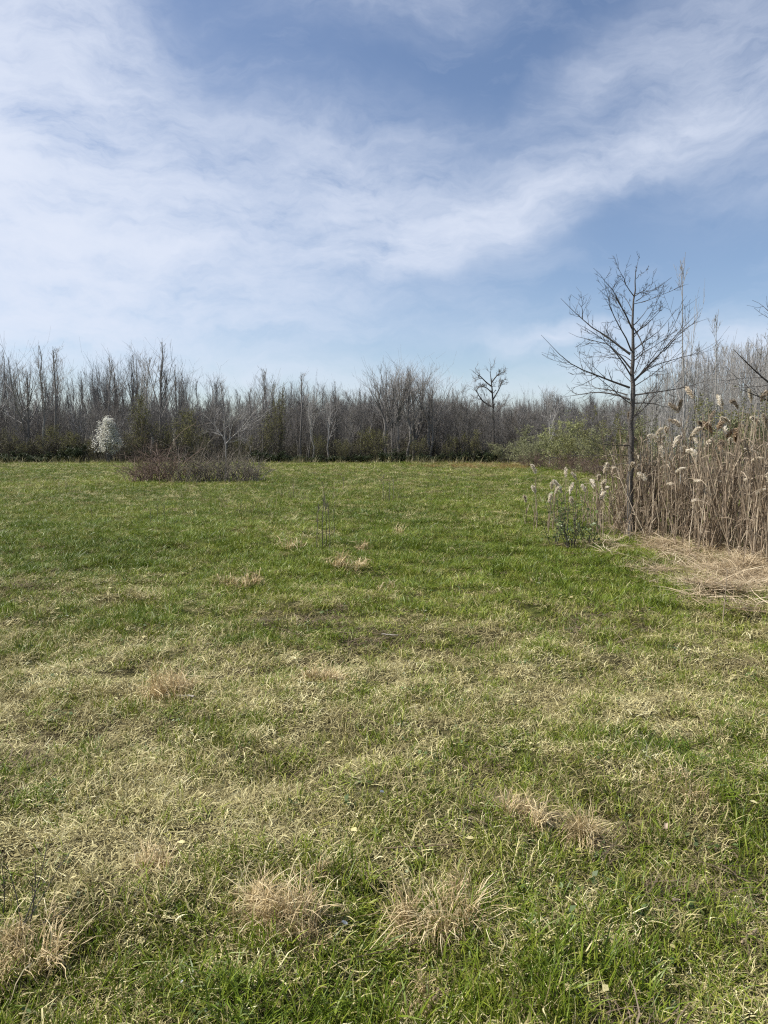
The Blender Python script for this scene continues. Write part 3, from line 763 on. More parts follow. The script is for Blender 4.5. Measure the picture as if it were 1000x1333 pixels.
for (q, lb) in zip(leafing, lab_leaf):
    px, D, top, w = q
    a, b, c, h0 = LEAFING[rng.integers(0, 3)]
    put_tree((a, b, c), ('stems', 'twigs', 'foliage'), px, D, EYE + (586 - top) / FPX * D, h0, 'leafing_tree', lb, 'tree', wid=w)
evers = [(345, 91, 6.2, 1.7, 'long low dark evergreen bush at the foot of the wood, right of the bramble thicket'), (372, 90, 4.0, 1.2, 'small dark evergreen bush at the right end of the long evergreen bush'),
         (100, 91, 5.0, 2.6, 'dark evergreen bush left of the white blossoming tree'), (640, 90, 4.6, 1.9, 'dark green bush at the right end of the wood\'s foot'), (612, 92, 4.5, 1.9, 'dark bush left of the dark green bush at the wood\'s right end'),
         (20, 91, 6.0, 1.6, 'low dark bush in the left corner of the wood\'s foot'), (510, 91, 5.5, 1.7, 'low dark bush under the tall grey clump'), (590, 92, 5.0, 1.6, 'low dark bush right of the tall grey clump'), (60, 91, 5.5, 1.4, 'second low dark bush from the left corner of the wood\'s foot'), (470, 91.5, 5.5, 1.3, 'low dark bush left of the tall grey clump'),
         (180, 91, 6, 1.5, 'low dark bush behind the left end of the bramble thicket'), (240, 91, 6, 1.5, 'low dark bush behind the middle of the bramble thicket'), (420, 91, 6, 1.2, 'low dark bush right of the long evergreen bush'), (555, 91, 5, 1.3, 'low dark bush under the right side of the tall grey clump')]
for (px, D, w, h, lb) in evers:
    a, b = EVER[rng.integers(0, 2)]; x = (px - 500) / FPX * D
    thing('evergreen_bush', [('stems', a), ('leaves', b)], (x, D, hz(x, D) - .05), rng.uniform(0, 6.28), (w / 4.2, w / 4.2, h / 1.8), lb, 'bush')

# white blossoming tree
crown_pts.clear()
tr, cr = bushy_tree(5.4, 6, .05, 14, 6, 4, .012, .17, 52)
pts_ = np.concatenate(crown_pts); pts_ = pts_[(pts_[:, 2] > 1.3) & (np.hypot(pts_[:, 0], pts_[:, 1]) < 2.1 * np.clip(1 - (pts_[:, 2] - 1.6) / 4.6, .1, 1) ** .7 + .1)]
bl = MB(); bl.leaves(np.repeat(pts_, 3, 0) + rng.normal(0, .13, (len(pts_) * 3, 3)), .15, .9, .8)
x = (141 - 500) / FPX * 89
thing('blossom_tree', [('trunk', tr.mesh('blossom_trunk', M['bark_grey'], True)), ('twigs', cr.mesh('blossom_twigs', M['twig_grey'])), ('blossom', bl.mesh('blossom', M['petal']))], (x, 89, hz(x, 89)), .4, (.92, .92, (EYE + (586 - 546) / FPX * 89) / 5.4), 'small round tree covered in white blossom at the wood\'s edge', 'tree')

# ================================================================== RIGHT-HAND SHRUBS AND SAPLINGS
SHRUB = [bush_mesh(4.0, 5.0, 9, M['leaf_bush'], .11, 6500, M['cane_grey'], .03) for _ in range(3)]
SHRUB_Y = bush_mesh(4.0, 4.0, 9, M['leaf_yellow'], .12, 6000, M['cane_grey'], .03)
SHRUB_G = [bush_mesh(4.0, 4.6, 10, M['leaf_olive'], .10, 6000, M['twig_brown'], .03) for _ in range(2)]
BRAMB = [bush_mesh(1.5, 2.2, 16, None, 0, 0, M['cane_red'], .012) for _ in range(2)]
shr = [(662, 88, 566, 6.0, SHRUB[0], 'grey-green shrub at the near corner of the field and wood'), (688, 72, 558, 5.6, SHRUB[1], 'grey-green shrub left of the yellow-green shrub'),
       (712, 66, 550, 5.4, SHRUB[2], 'pale green shrub left of and below the yellow-green shrub'), (737, 60, 538, 5.4, SHRUB_Y, 'yellow-green leafing shrub beyond the loose reeds'),
       (762, 55, 546, 5.2, SHRUB_G[0], 'green shrub right of the yellow-green shrub'), (787, 48, 540, 4.8, SHRUB[1], 'grey-green shrub left of the young tree trunk'),
       (800, 40, 534, 4.0, SHRUB_G[1], 'dense olive shrub behind the young tree trunk'), (838, 34, 532, 3.8, SHRUB_G[0], 'olive shrub right of the young tree trunk behind the reeds'),
       (868, 28, 520, 3.4, SHRUB[0], 'grey-green shrub behind the left end of the reed bed'), (905, 25, 522, 3.2, SHRUB_G[1], 'dark olive shrub behind the middle of the reed bed'),
       (945, 23, 512, 3.2, SHRUB[2], 'grey-green shrub behind the right part of the reed bed'), (990, 22, 508, 3.2, SHRUB_G[0], 'olive shrub behind the reed bed at the right edge')]
for (px, D, top, w, (a, b), lb) in shr:
    x = (px - 500) / FPX * D; h = EYE + (586 - top) / FPX * D
    thing('hedge_shrub', [('stems', a), ('leaves', b)], (x, D, hz(x, D) - .05), rng.uniform(0, 6.28), (w / 4.8, w / 4.8, h / 4.0), lb, 'shrub')
br = [(690, 66), (706, 62), (722, 58), (738, 55), (752, 52), (768, 47), (786, 41), (804, 36)]
for k, (px, D) in enumerate(br):
    x = (px - 500) / FPX * D
    thing('bramble_bush', [('canes', BRAMB[k % 2][0])], (x, D, hz(x, D)), rng.uniform(0, 6.28), (1.25, 1.25, 1.15), ['reddish bramble bush farthest along the row of shrubs', 'second farthest reddish bramble bush along the row of shrubs', 'reddish bramble bush below the pale green shrub', 'reddish bramble bush below the yellow-green shrub', 'reddish bramble bush behind the loose reeds', 'brown bramble bush left of the young tree', 'brown bramble bush close left of the young tree trunk', 'brown bramble bush directly behind the young tree trunk'][k], 'bramble')

# pale saplings behind the reed bed
SAP = []
for k in range(4):
    tr, cr = pole_tree(6.0, .035, [14, 18, 18, 16][k], .12, [.42, .34, .5, .4][k], [24, 20, 30, 26][k], 5, 3, .0045, .7, .03)
    SAP.append((tr.mesh('sapling_stem', M['bark_pale' if k != 1 else 'bark_grey'], True), cr.mesh('sapling_twigs', M['twig_pale' if k != 1 else 'twig_grey'])))
def sap(px, D, top, lab, grp=None, k=None, wid=1.0):
    x = (px - 500) / FPX * D; s = (EYE + (586 - top) / FPX * D) / 6.0
    a, b = SAP[rng.integers(0, 4) if k is None else k]
    thing('pale_sapling', [('stem', a), ('twigs', b)], (x, D, hz(x, D)), rng.uniform(0, 6.28), (s * wid, s * wid, s), lab, 'sapling', grp)
sap(886, 18, 348, 'tallest thin pale sapling rising right of the young tree\'s crown', k=0, wid=.8)
sap(880, 27, 470, 'pale sapling with light straight stem behind the left end of the reeds', k=2)
sap(930, 24, 415, 'tall pale sapling above the middle of the reed bed', k=0)
sap(985, 25, 425, 'tall pale sapling above the reeds near the right edge', k=3)
for k in range(120):
    px = 835 + 240 * (k + rng.random()) / 120; D = rng.uniform(24, 50)
    top = np.interp(px, [835, 870, 910, 950, 1000, 1060], [495, 470, 448, 448, 440, 430]) + abs(rng.normal(0, 16))
    zs = 'just right of the young tree' if px < 875 else 'behind the left group of plumes' if px < 915 else 'behind the tan plume bunch' if px < 955 else 'behind the large arched plume'
    sap(px, D, top, 'thin pale leafless sapling in the crowd ' + zs, 'pale saplings ' + zs)

# ================================================================== BRAMBLE THICKET AND DEAD TREE
def thicket(w, h, n, mat, arch=.55, r=.017):
    b = MB(); t = MB()
    bx = rng.uniform(-w / 2, w / 2, n); by = rng.uniform(-.9, .9, n)
    a = rng.uniform(0, 6.28, n); e = np.radians(rng.uniform(50, 88, n)); L = h * rng.uniform(.45, 1.15, n) ** 1.0 * np.where(rng.random(n) < .1, 1.7, 1)
    pos = np.stack([bx, by, np.zeros(n)], 1); pts = [pos]
    for k in range(6):
        d = np.stack([np.cos(e) * np.cos(a), np.cos(e) * np.sin(a), np.sin(e)], 1)
        pos = pos + d * (L / 6)[:, None]; pos[:, 2] = np.maximum(pos[:, 2], .05); pts.append(pos); e = e - arch * rng.uniform(.1, .5, n); a = a + rng.normal(0, .15, n)
    P = np.stack(pts, 1); R = r * rng.uniform(.6, 1.2, n)[:, None] * np.linspace(1, .4, 7)[None, :]
    b.tubes(P, R, 3)
    P2, R2 = grow(P, R, 4, .25, 1, 45, 18, .28, .4, .7, 3, .1, .15, .5, .005); t.tubes(P2, R2, 3)
    P3, R3 = grow(P2, R2, 1, .2, 1, 45, 18, .5, .4, .8, 3, .1, .15, .5, .004); t.tubes(P3, R3, 3)
    return b.mesh('thicket_canes', mat), t.mesh('thicket_twigs', mat)
TD = 36.5
th = [(185, .95, .9, 'cane_red', 'low sprawling bramble bush at the left end of the thicket'), (203, 1.3, 1.45, 'cane_red', 'reddish bramble bush, second from the left in the thicket'), (226, 1.4, 1.55, 'cane_red', 'tallest reddish bramble bush in the thicket'),
      (248, 1.4, 1.5, 'cane_grey', 'grey-brown bramble bush in the middle of the thicket'), (270, 1.4, 1.45, 'cane_grey', 'grey-brown bramble bush left of the dead tree'), (290, 1.2, 1.35, 'cane_grey', 'grey-brown bramble bush around the foot of the dead tree'), (310, 1.2, 1.15, 'cane_grey', 'thin grey-brown bramble bush right of the dead tree'), (328, .8, .95, 'cane_grey', 'last small bramble bush at the thicket\'s right end')]
for k, (px, w, h, mt, lb) in enumerate(th):
    Dk = TD + rng.normal(0, .35); x = (px - 500) / FPX * Dk
    a, b = thicket(w * 1.15, h * rng.uniform(1.2, 1.7), 64 if mt == 'cane_red' else 54, M[mt])
    thing('bramble_bush', [('canes', a), ('twigs', b)], (x, Dk, hz(x, Dk)), 0, label=lb, cat='bramble')
DD = 37.4
dl = [(.07, .05, [(294, 632), (294, 612), (294, 598), (294, 578)]), (.05, .02, [(294, 582), (293, 570), (286, 563), (281, 557), (279, 550)]), (.045, .012, [(294, 578), (301, 569), (312, 562), (320, 552), (328, 540), (333, 533)]),
      (.035, .012, [(293, 572), (292, 560), (291, 551)]), (.03, .012, [(299, 571), (300, 560), (304, 550), (308, 546)]), (.025, .01, [(297, 576), (305, 575), (312, 572), (319, 574)]), (.025, .008, [(312, 562), (318, 560), (324, 556)]), (.025, .008, [(290, 567), (285, 566), (280, 564)]), (.025, .01, [(300, 565), (298, 550), (296, 538)]), (.02, .008, [(316, 558), (315, 546), (317, 536)])]
P, R = traced(dl, DD, .3); R = R * .7
tr = MB(); tr.tubes(P, R, 5); cr = MB(); P2, R2 = grow(P[1:], R[1:], 7, .35, 1, 40, 15, .5, .4, .5, 4, .3, .12, .4, .008); P3, R3 = grow(P2, R2, 4, .3, 1, 35, 15, .6, .4, .7, 3, .2, .12, .5, .006); cr.tubes(P2, R2, 3); cr.tubes(P3, R3, 3)
base = at(294, 632, DD)
thing('dead_tree', [('trunk', rebase(tr, base).mesh('dead_trunk', M['bark_pale'], True)), ('branches', rebase(cr, base).mesh('dead_branches', M['twig_pale']))], (base[0], base[1], base[2]), label='small dead tree with pale bare limbs standing in the bramble thicket', cat='tree')

# ================================================================== YOUNG TREE (right)
def zc(pl): return [(660 + a / 2.941, 310 + b / 2.941) for a, b in pl]
TREE_D = 13.5
tb = ground(820, 700); TREE_D = tb[1]
trunk = [(819, 702), (821.5, 672), (820, 640), (822.5, 602), (820.5, 562), (823.5, 528), (822.5, 494), (823, 458), (823.5, 424), (826, 392), (826.5, 366), (827, 350)]
limbs = [
    (.034, .009, zc([(472, 445), (400, 390), (330, 340), (285, 300), (240, 255), (208, 223)])), (.014, .006, zc([(290, 308), (287, 260), (284, 212)])),
    (.028, .007, zc([(474, 500), (420, 430), (370, 400), (300, 385), (248, 362)])), (.026, .006, zc([(474, 525), (430, 452), (385, 405), (320, 355), (275, 325)])),
    (.036, .008, zc([(470, 572), (380, 540), (300, 512), (230, 478), (180, 430), (130, 378)])), (.022, .006, zc([(460, 600), (400, 582), (345, 572), (300, 548), (270, 508)])),
    (.034, .006, zc([(470, 618), (400, 590), (330, 590), (260, 600), (200, 608)])), (.026, .006, zc([(476, 432), (442, 345), (398, 282), (380, 222), (375, 160)])),
    (.028, .006, zc([(478, 345), (432, 242), (390, 180), (332, 118)])), (.017, .005, zc([(486, 222), (450, 175), (436, 120), (427, 55)])),
    (.017, .005, zc([(486, 332), (520, 300), (550, 260), (578, 232)])), (.020, .005, zc([(488, 366), (540, 325), (590, 280), (632, 244)])), (.024, .006, zc([(480, 432), (540, 385), (600, 340), (672, 258)])),
    (.038, .008, zc([(485, 548), (540, 490), (590, 445), (640, 385), (690, 320), (752, 264)])), (.020, .006, zc([(600, 435), (650, 382), (710, 330), (782, 308)])), (.022, .006, zc([(500, 532), (560, 482), (650, 460), (735, 438), (822, 380)])),
    (.022, .008, zc([(486, 345), (512, 385), (535, 430), (535, 480), (500, 530)])), (.028, .006, zc([(482, 602), (560, 590), (640, 580), (700, 565), (760, 545), (822, 538)])), (.022, .005, zc([(482, 632), (560, 630), (612, 645), (652, 640)])),
    (.014, .004, zc([(489, 222), (530, 198), (575, 162)])), (.013, .004, zc([(493, 242), (545, 212), (607, 166)])), (.010, .004, zc([(494, 130), (505, 90), (514, 58)])), (.009, .004, zc([(495, 155), (520, 135), (546, 113)])),
    (.018, .005, [(821, 560), (800, 558), (774, 556), (745, 550)]), (.018, .004, [(821, 580), (795, 579), (775, 575), (758, 564)]), (.013, .003, [(821, 593), (780, 591), (740, 592), (705, 596)]), (.012, .003, [(821, 603), (795, 603), (768, 604)]), (.014, .004, [(821, 575), (812, 567), (806, 556)]),
    (.015, .004, [(822, 596), (835, 600), (848, 602), (862, 596)]), (.016, .004, [(822, 560), (838, 552), (856, 548), (872, 540)]),
    (.016, .004, zc([(476, 470), (440, 440), (380, 445), (310, 460), (275, 462)])), (.018, .005, zc([(474, 480), (520, 440), (580, 400), (640, 370), (700, 360)])), (.014, .004, zc([(484, 290), (460, 230), (440, 215), (400, 190)])),
]
TP, TR = traced([(.062, .005, trunk)], TREE_D, 0, 24)
TR = np.interp(np.linspace(0, 1, 24), [0, .02, .06, .2, .4, .55, .75, 1], [.095, .072, .062, .054, .045, .036, .019, .004])[None]
TP[0, 1:-1] += rng.normal(0, .012, (22, 3)) * [1, 1, 0]
LP, LR = traced(limbs, TREE_D, .75, 8); LR = LR * .58 * np.linspace(1, .5, 8)[None, :]
LP[:, 2:] += np.cumsum(rng.normal(0, .011, LP[:, 2:].shape), axis=1)
XP, XR = grow(TP, TR, 16, .38, .9, 58, 10, 1.1, .3, .24, 8, .5, .06, .25, .006, lenprof=lambda t: 1.5 - 1.1 * t)
tr = MB(); tr.tubes(TP, TR, 10)
lm = MB(); lm.tubes(LP, LR, 5); lm.tubes(XP, XR, 5)
AP = np.concatenate([LP, XP]); AR = np.concatenate([LR, XR])
LL = np.linalg.norm(np.diff(AP, axis=1), axis=2).sum(1)
T2, S2 = grow(AP, AR, np.clip(LL * 8.5, 4, 15).astype(int), .12, .82, 44, 14, .17, .5, .42, 5, .45, .05, .4, .0034)
T3, S3 = grow(T2, S2, 4, .2, .98, 42, 14, .36, .4, .7, 4, .2, .06, .5, .0030)
cr = MB(); cr.tubes(T2, S2, 4); cr.tubes(T3, S3, 3)
base = np.array([TP[0, 0, 0], TP[0, 0, 1], TP[0, 0, 2]])
thing('bare_tree', [('trunk', rebase(tr, base).mesh('young_trunk', M['bark_dark'], True)), ('limbs', rebase(lm, base).mesh('young_limbs', M['bark_dark'], True)), ('twigs', rebase(cr, base).mesh('young_twigs', M['twig_dark']))], base, label='young dark leafless tree standing alone before the reed bed', cat='tree')

# tree just outside the right edge whose limbs reach into the picture
ED = 11.5
el_ = [(.085, .012, [(1062, 735), (1060, 640), (1058, 560), (1056, 480), (1058, 400), (1060, 340)]), (.034, .006, [(1058, 540), (1025, 515), (1000, 498), (982, 482), (967, 467), (955, 455)]), (.03, .006, [(1059, 560), (1030, 535), (1000, 521), (982, 514), (963, 506)]),
       (.03, .006, [(1057, 500), (1040, 460), (1020, 430), (1005, 405)]), (.03, .006, [(1057, 500), (1085, 460), (1120, 430)]), (.03, .006, [(1058, 540), (1090, 510), (1130, 495)]), (.024, .005, [(1057, 450), (1040, 410), (1030, 370)])]
P, R = traced(el_, ED, .5, 9)
tr = MB(); tr.tubes(P[:1], R[:1], 7); R[1:] *= .6
lm = MB(); lm.tubes(P[1:], R[1:], 5); T2, S2 = grow(P[1:], R[1:], 8, .2, 1, 45, 14, .24, .4, .45, 5, .25, .09, .4, .004); T3, S3 = grow(T2, S2, 3, .2, 1, 42, 14, .4, .4, .7, 4, .2, .1, .5, .003)
cr = MB(); cr.tubes(T2, S2, 4); cr.tubes(T3, S3, 3); base = P[0, 0].copy()
thing('bare_tree', [('trunk', rebase(tr, base).mesh('edge_trunk', M['bark_dark'], True)), ('limbs', rebase(lm, base).mesh('edge_limbs', M['bark_dark'], True)), ('twigs', rebase(cr, base).mesh('edge_twigs', M['twig_dark']))], base, label='dark leafless tree at the right edge, only its limbs reaching in', cat='tree')

# ================================================================== REEDS
def reed_meshes(h, plume=True, lean=.05, droop=1.0, fat=1.0, tan=False, leaves=3):
    P, R = stem(h, .0075, 7, .016, (lean, 0), tip=.45)
    st = MB(); st.tubes(P, R, 4)
    lf = MB()
    if leaves:
        k = leaves
        tt = rng.uniform(.25, .9, k); z_ = tt * h
        bp = np.stack([np.interp(z_, P[0, :, 2], P[0, :, 0]), np.interp(z_, P[0, :, 2], P[0, :, 1]), z_], 1)
        blades(lf, k, (.18, .42), .013, (20, 75), 0, (40, 190), .8, segs=4, base=bp)
        k2 = 5; z2 = rng.uniform(.02, .8, k2) * h
        bp = np.stack([np.interp(z2, P[0, :, 2], P[0, :, 0]), np.interp(z2, P[0, :, 2], P[0, :, 1]), z2], 1)
        blades(lf, k2, (.15, .40), .020, (74, 89), 0, (-6, 22), .3, segs=3, base=bp)
    out = [('stalk', st.mesh('reed_stalk', M['reed_stalk']))]
    if leaves: out.append(('leaf', lf.mesh('reed_leaf', M['reed_leaf'])))
    if plume:
        pb = MB(); tip = P[0, -1]; n = 11
        L = rng.uniform(.17, .28)
        a = np.radians(82) - np.linspace(0, droop, n) * 1.15
        ax = np.cumsum(np.stack([np.cos(a), np.zeros(n), np.sin(a)], 1) * L / n, axis=0) + tip
        nn = int(330 * fat)
        s_ = rng.random(nn) ** .9 * (n - 1); i0 = np.minimum(s_.astype(int), n - 2); f = (s_ - i0)[:, None]
        b0 = ax[i0] * (1 - f) + ax[i0 + 1] * f; tg = norm(ax[i0 + 1] - ax[i0])
        u_ = s_ / (n - 1)
        rad = rng.normal(size=(nn, 3)); rad[:, 0] += .35; rad = norm(rad)
        d1 = norm(tg * 1.0 + rad * .62); ln = (.038 + .045 * np.sin(np.pi * np.clip(u_ * .9 + .1, 0, 1))) * rng.uniform(.6, 1.1, nn) * fat ** .4
        p1 = b0 + d1 * (ln * .5)[:, None]; p2 = p1 + norm(d1 + np.array([.25, 0, -.75]) * .8) * (ln * .5)[:, None]
        PP = np.stack([b0, p1, p2], 1); W = np.array([[.0022, .0056, .0028]]) * np.ones((nn, 1))
        pb.ribbons(PP, W, norm(np.cross(d1, rng.normal(size=(nn, 3)))))
        out.append(('plume', pb.mesh('reed_plume', M['plume_tan' if tan else 'plume'])))
    return out
REED_P = [reed_meshes(2.0, True, rng.normal(0, .04), rng.uniform(.5, 1.5), rng.uniform(.8, 1.2), leaves=int(rng.integers(2, 5))) for _ in range(6)]
REED_N = [reed_meshes(1.9, False, rng.normal(0, .05), leaves=int(rng.integers(2, 7))) for _ in range(8)]
REED_S = [] and [reed_meshes(1.2, True, rng.normal(0, .05), rng.uniform(.2, 1.1), .75, leaves=int(rng.integers(0, 3))) for _ in range(5)]
REED_T = [] and [reed_meshes(2.1, True, .04, 1.2, 1.5, True, 2) for _ in range(2)]

def reed(parts, x, y, h, h0, rz, label, group=None, tilt=(0, 0), nm='reed', w=1.0):
    return thing(nm, parts, (x, y, hz(x, y) - .02), rz, (w, w, h / h0), label, 'reed', group, tilt)

# loose plumed reeds in the open grass: (plume px, plume top py, base py, label)
loose = [(682, 643, 684, 'leftmost short reed standing by itself in the open grass'), (699, 604, 690, 'tall loose reed with a narrow cream plume, highest in the open grass'), (692, 629, 694, 'loose reed with a shaggy upright plume, second from the left'),
         (715, 624, 688, 'loose reed left of the tight plume cluster'), (718, 632, 692, 'loose reed in the tight plume cluster, lower plume'), (726, 620, 688, 'tall slim reed in the tight plume cluster'), (729, 630, 690, 'loose reed at the right of the tight plume cluster'), (715, 642, 694, 'lowest plume of the tight cluster of loose reeds'),
         (739, 610, 682, 'loose reed with a broad cream plume against the shrubs'), (738, 631, 692, 'short reed below the broad cream plume'), (750, 615, 684, 'slim reed right of the broad cream plume'), (755, 629, 690, 'short reed with a tousled plume left of the big plumes'), (752, 645, 694, 'small low reed above the leafy sapling'),
         (783, 603, 696, 'tallest of the big-plumed reeds left of the tree trunk'), (778, 611, 698, 'big-plumed reed leaning left of the tree trunk'), (779, 622, 700, 'middle one of the big-plumed reeds left of the trunk'), (787, 622, 699, 'big-plumed reed nearest the trunk, lower plume'), (774, 632, 700, 'low big-plumed reed left of the tree trunk'), (782, 637, 702, 'lowest drooping reed left of the tree trunk'),
         (813, 600, 701, 'reed with a round cream plume in front of the tree trunk'), (840, 612, 703, 'brownish plumed reed just right of the tree trunk'), (774, 622, 699, 'hindmost of the big-plumed reeds left of the trunk')]
for (px, py, by, lb) in loose:
    g_ = ground(px + rng.normal(0, 3), by)
    h = (at(px, py, g_[1])[2] - g_[2])
    big = px > 770
    pr = reed_meshes(max(.35, h - .2), True, rng.normal(0, .05), rng.uniform(.1, .8) if not big else rng.uniform(.4, 1.2), .8 if not big else 1.1, leaves=int(rng.integers(1, 3)))
    # reed height without plume droop: tip of stalk about .2 m below the plume top
    reed(pr, g_[0], g_[1], 1, 1, rng.uniform(0, 6.28), lb)

# the dense reed bed
def bed_front(y): return np.interp(y, [7, 9.2, 10, 11.5, 13.4, 15.5, 20], [5.15, 5.05, 4.85, 4.62, 4.42, 4.45, 5.6])
cnt = 0
feat = [(858, 560, 706), (868, 552, 708), (880, 546, 708), (873, 568, 706), (893, 562, 710), (884, 578, 706), (907, 566, 712), (930, 545, 716), (938, 556, 716), (925, 549, 714), (948, 548, 720), (935, 572, 714), (952, 560, 722), (979, 540, 728), (993, 541, 735), (988, 552, 726), (997, 612, 742), (862, 582, 705), (912, 575, 712)]
featl = ['plumed reed at the left end of the reed bed\'s top', 'tall plumed reed second from the reed bed\'s left end', 'tallest plumed reed near the left end of the reed bed', 'plumed reed a little lower among the left group', 'plumed reed at the right of the left group', 'low plumed reed in the left group of the bed', 'plumed reed alone between the left group and the big tan plume', 'pale plume on top of the tan plume bunch', 'big tan fluffy plume in the middle of the reed bed', 'curled plume at the left of the tan bunch', 'curled plume at the right of the tan bunch', 'broad low tan plume under the tan bunch', 'drooping plume right of the tan bunch', 'narrow pale plume toward the right of the bed', 'large arched plume at the top right of the bed', 'slanting plume left of the large arched plume', 'spiky cream plume at the right picture edge', 'brown plume low at the bed\'s left end', 'plumed reed just left of the tan bunch']
for k, ((px, py, by), lb) in enumerate(zip(feat, featl)):
    g_ = ground(px, by); h = at(px, py, g_[1])[2] - g_[2]
    tn = k in (7, 8, 9, 11, 12)
    reed(reed_meshes(h - .2, True, rng.normal(0, .03), rng.uniform(.4, 1.4), 1.5 if tn else 1.0, tn, 2), g_[0], g_[1], 1, 1, rng.uniform(0, 6.28), lb)
def bed_points(n, depth):
    y = rng.uniform(8.6, 15.2, n * 8); x = bed_front(y) + .05 + depth * rng.random(n * 8) ** 1.4
    k = rng.random(n * 8) < np.clip(2.6 * vnoise(x / .35, y / .22, 171) - .75, .03, 1)
    return x[k][:n], y[k][:n]
bx_, by_ = bed_points(250, 1.1)
for k in range(250):
    x, y = bx_[k], by_[k]
    h = np.clip(np.interp(y, [8.6, 11, 13, 15], [1.95, 1.85, 1.65, 1.45]) * rng.normal(.90, .27), .45, 2.35)
    pl = rng.random() < .15
    pr = REED_P[rng.integers(0, 6)] if pl else REED_N[rng.integers(0, 8)]
    sec = 'just right of the young tree' if y > 13.6 else 'below the left group of plumes' if y > 12.3 else 'left of the tan plume bunch' if y > 11.3 else 'below the tan plume bunch' if y > 10.3 else 'at the reed bed\'s near right end'
    reed(pr, x, y, h, 2.0 if pl else 1.9, rng.uniform(0, 6.28), ('dry upright reed with a plume ' if pl else 'dry upright reed stalk without a plume ') + sec, ('plumed reeds ' if pl else 'plumeless reeds ') + sec, (rng.normal(0, .15), rng.normal(0, .15)), w=rng.uniform(.8, 1.15))
for k in range(60):
    px = rng.uniform(762, 850); g_ = ground(px, rng.uniform(682, 702)); top = rng.uniform(602, 668)
    reed(REED_N[rng.integers(0, 8)], g_[0], g_[1], at(px, top, g_[1])[2] - g_[2], 1.9, rng.uniform(0, 6.28), 'thin brown reed stalk without plume around the young tree\'s trunk', 'brown reed stalks around the young tree', (rng.normal(0, .12), rng.normal(0, .12)), w=.9)
for k in range(9):
    px = rng.uniform(796, 846); g_ = ground(px, rng.uniform(702, 708)); top = rng.uniform(636, 688)
    reed(REED_N[rng.integers(0, 8)], g_[0], g_[1], at(px, top, g_[1])[2] - g_[2], 1.9, rng.uniform(0, 6.28), 'thin reed stalk standing in front of the young tree\'s lower trunk', 'reed stalks in front of the young tree', (rng.normal(0, .16), rng.normal(0, .16)), w=.9)
nR = 1000
bx_, by_ = bed_points(nR, 4.5)
bx_ = bx_ + .25
wr = []
for pr in REED_P[:4] + REED_N:
    m_ = MB()
    for nm, me in pr:
        v_ = np.empty(len(me.vertices) * 3); me.vertices.foreach_get('co', v_); q_ = np.empty(len(me.loops), int); me.loops.foreach_get('vertex_index', q_)
        m_.add(v_.reshape(-1, 3), q_.reshape(-1, 4), rng.random(len(me.vertices)) * .3 + (1.0 if nm == 'plume' else .2))
    wr.append(m_)
M['reed_mass'] = mat_ramp('dry_reed_mass', [(0, (.09, .066, .046)), (.5, (.27, .21, .148)), (1, (.58, .49, .37))], inst=.5, transl=.1)
wr = [m_.mesh('reed_mass', M['reed_mass']) for m_ in wr]
hs = np.clip(np.interp(by_, [8.6, 11, 13, 15], [2.0, 1.9, 1.7, 1.5]) * rng.normal(.93, .25, nR), .6, 2.4) / 1.95
pidr = np.where(rng.random(nR) < .09, rng.integers(0, 4, nR), 4 + rng.integers(0, 8, nR))
scatter('reed_bed', wr, np.stack([bx_, by_, H(bx_, by_) - .02], 1), np.stack([rng.normal(0, .17, nR), rng.normal(0, .17, nR), rng.uniform(0, 6.28, nR)], 1), np.stack([np.ones(nR) * .95, np.ones(nR) * .95, hs], 1), pidr, rng.random(nR), 'dense mass of dry tan reeds behind the front stalks of the bed', 'reeds')

# leaning and fallen stalks: (base px,py) -> (end px,py)
def leaning(px0, py0, px1, py1, dD, lb, r=.006, plume=False):
    g0 = ground(px0, py0); e = at(px1, py1, g0[1] + dD); n = 7
    z = np.linspace(0, 1, n)[:, None]
    P = g0 + (e - g0) * z; P[:, 2] -= .03 * np.sin(np.pi * z[:, 0]); P = P - g0
    b = MB(); b.tubes(P[None], (r * np.linspace(1, .6, n))[None], 5)
    parts = [('stalk', b.mesh('leaning_stalk', M['reed_leaf']))]
    lf = MB(); k = 3; q = P[rng.integers(2, n - 1, k)]; blades(lf, k, (.12, .3), .011, (0, 70), 0, (40, 160), .6, 4, base=q.copy())
    parts.append(('leaf', lf.mesh('leaning_leaf', M['reed_leaf'])))
    thing('leaning_reed', parts, g0, label=lb, cat='reed')
lean = [(788, 703, 832, 622, .3, 'long pale reed leaning right across the tree trunk'), (803, 704, 828, 655, .2, 'short reed leaning beside the tree trunk with a white tuft'), (856, 712, 916, 651, .3, 'long pale reed leaning right across the bed\'s left part'), (884, 712, 915, 675, .3, 'second leaning reed right of the long pale one'), (897, 722, 930, 700, .2, 'short reed leaning low in the middle of the bed front'),
        (963, 678, 940, 652, .2, 'reed slanting down to the right in the middle of the bed'), (983, 700, 1003, 655, .2, 'reed leaning right near the right picture edge'), (948, 748, 1004, 738, -.1, 'fallen grey stalk lying at the bed\'s right front'), (955, 750, 1010, 741, -.2, 'second fallen grey stalk below the first'), (965, 746, 974, 690, .1, 'pale upright stalk standing before the bed at right'), (941, 810, 947, 742, .0, 'thin pale stalk standing in the grass before the straw'), (894, 735, 899, 712, .0, 'short pale stalk at the edge of the straw'), (742, 700, 717, 664, .1, 'bent pale reed leaning left behind the leafy sapling'), (928, 742, 962, 727, .1, 'low pale stalk lying over the straw')]
for q in lean: leaning(*q)

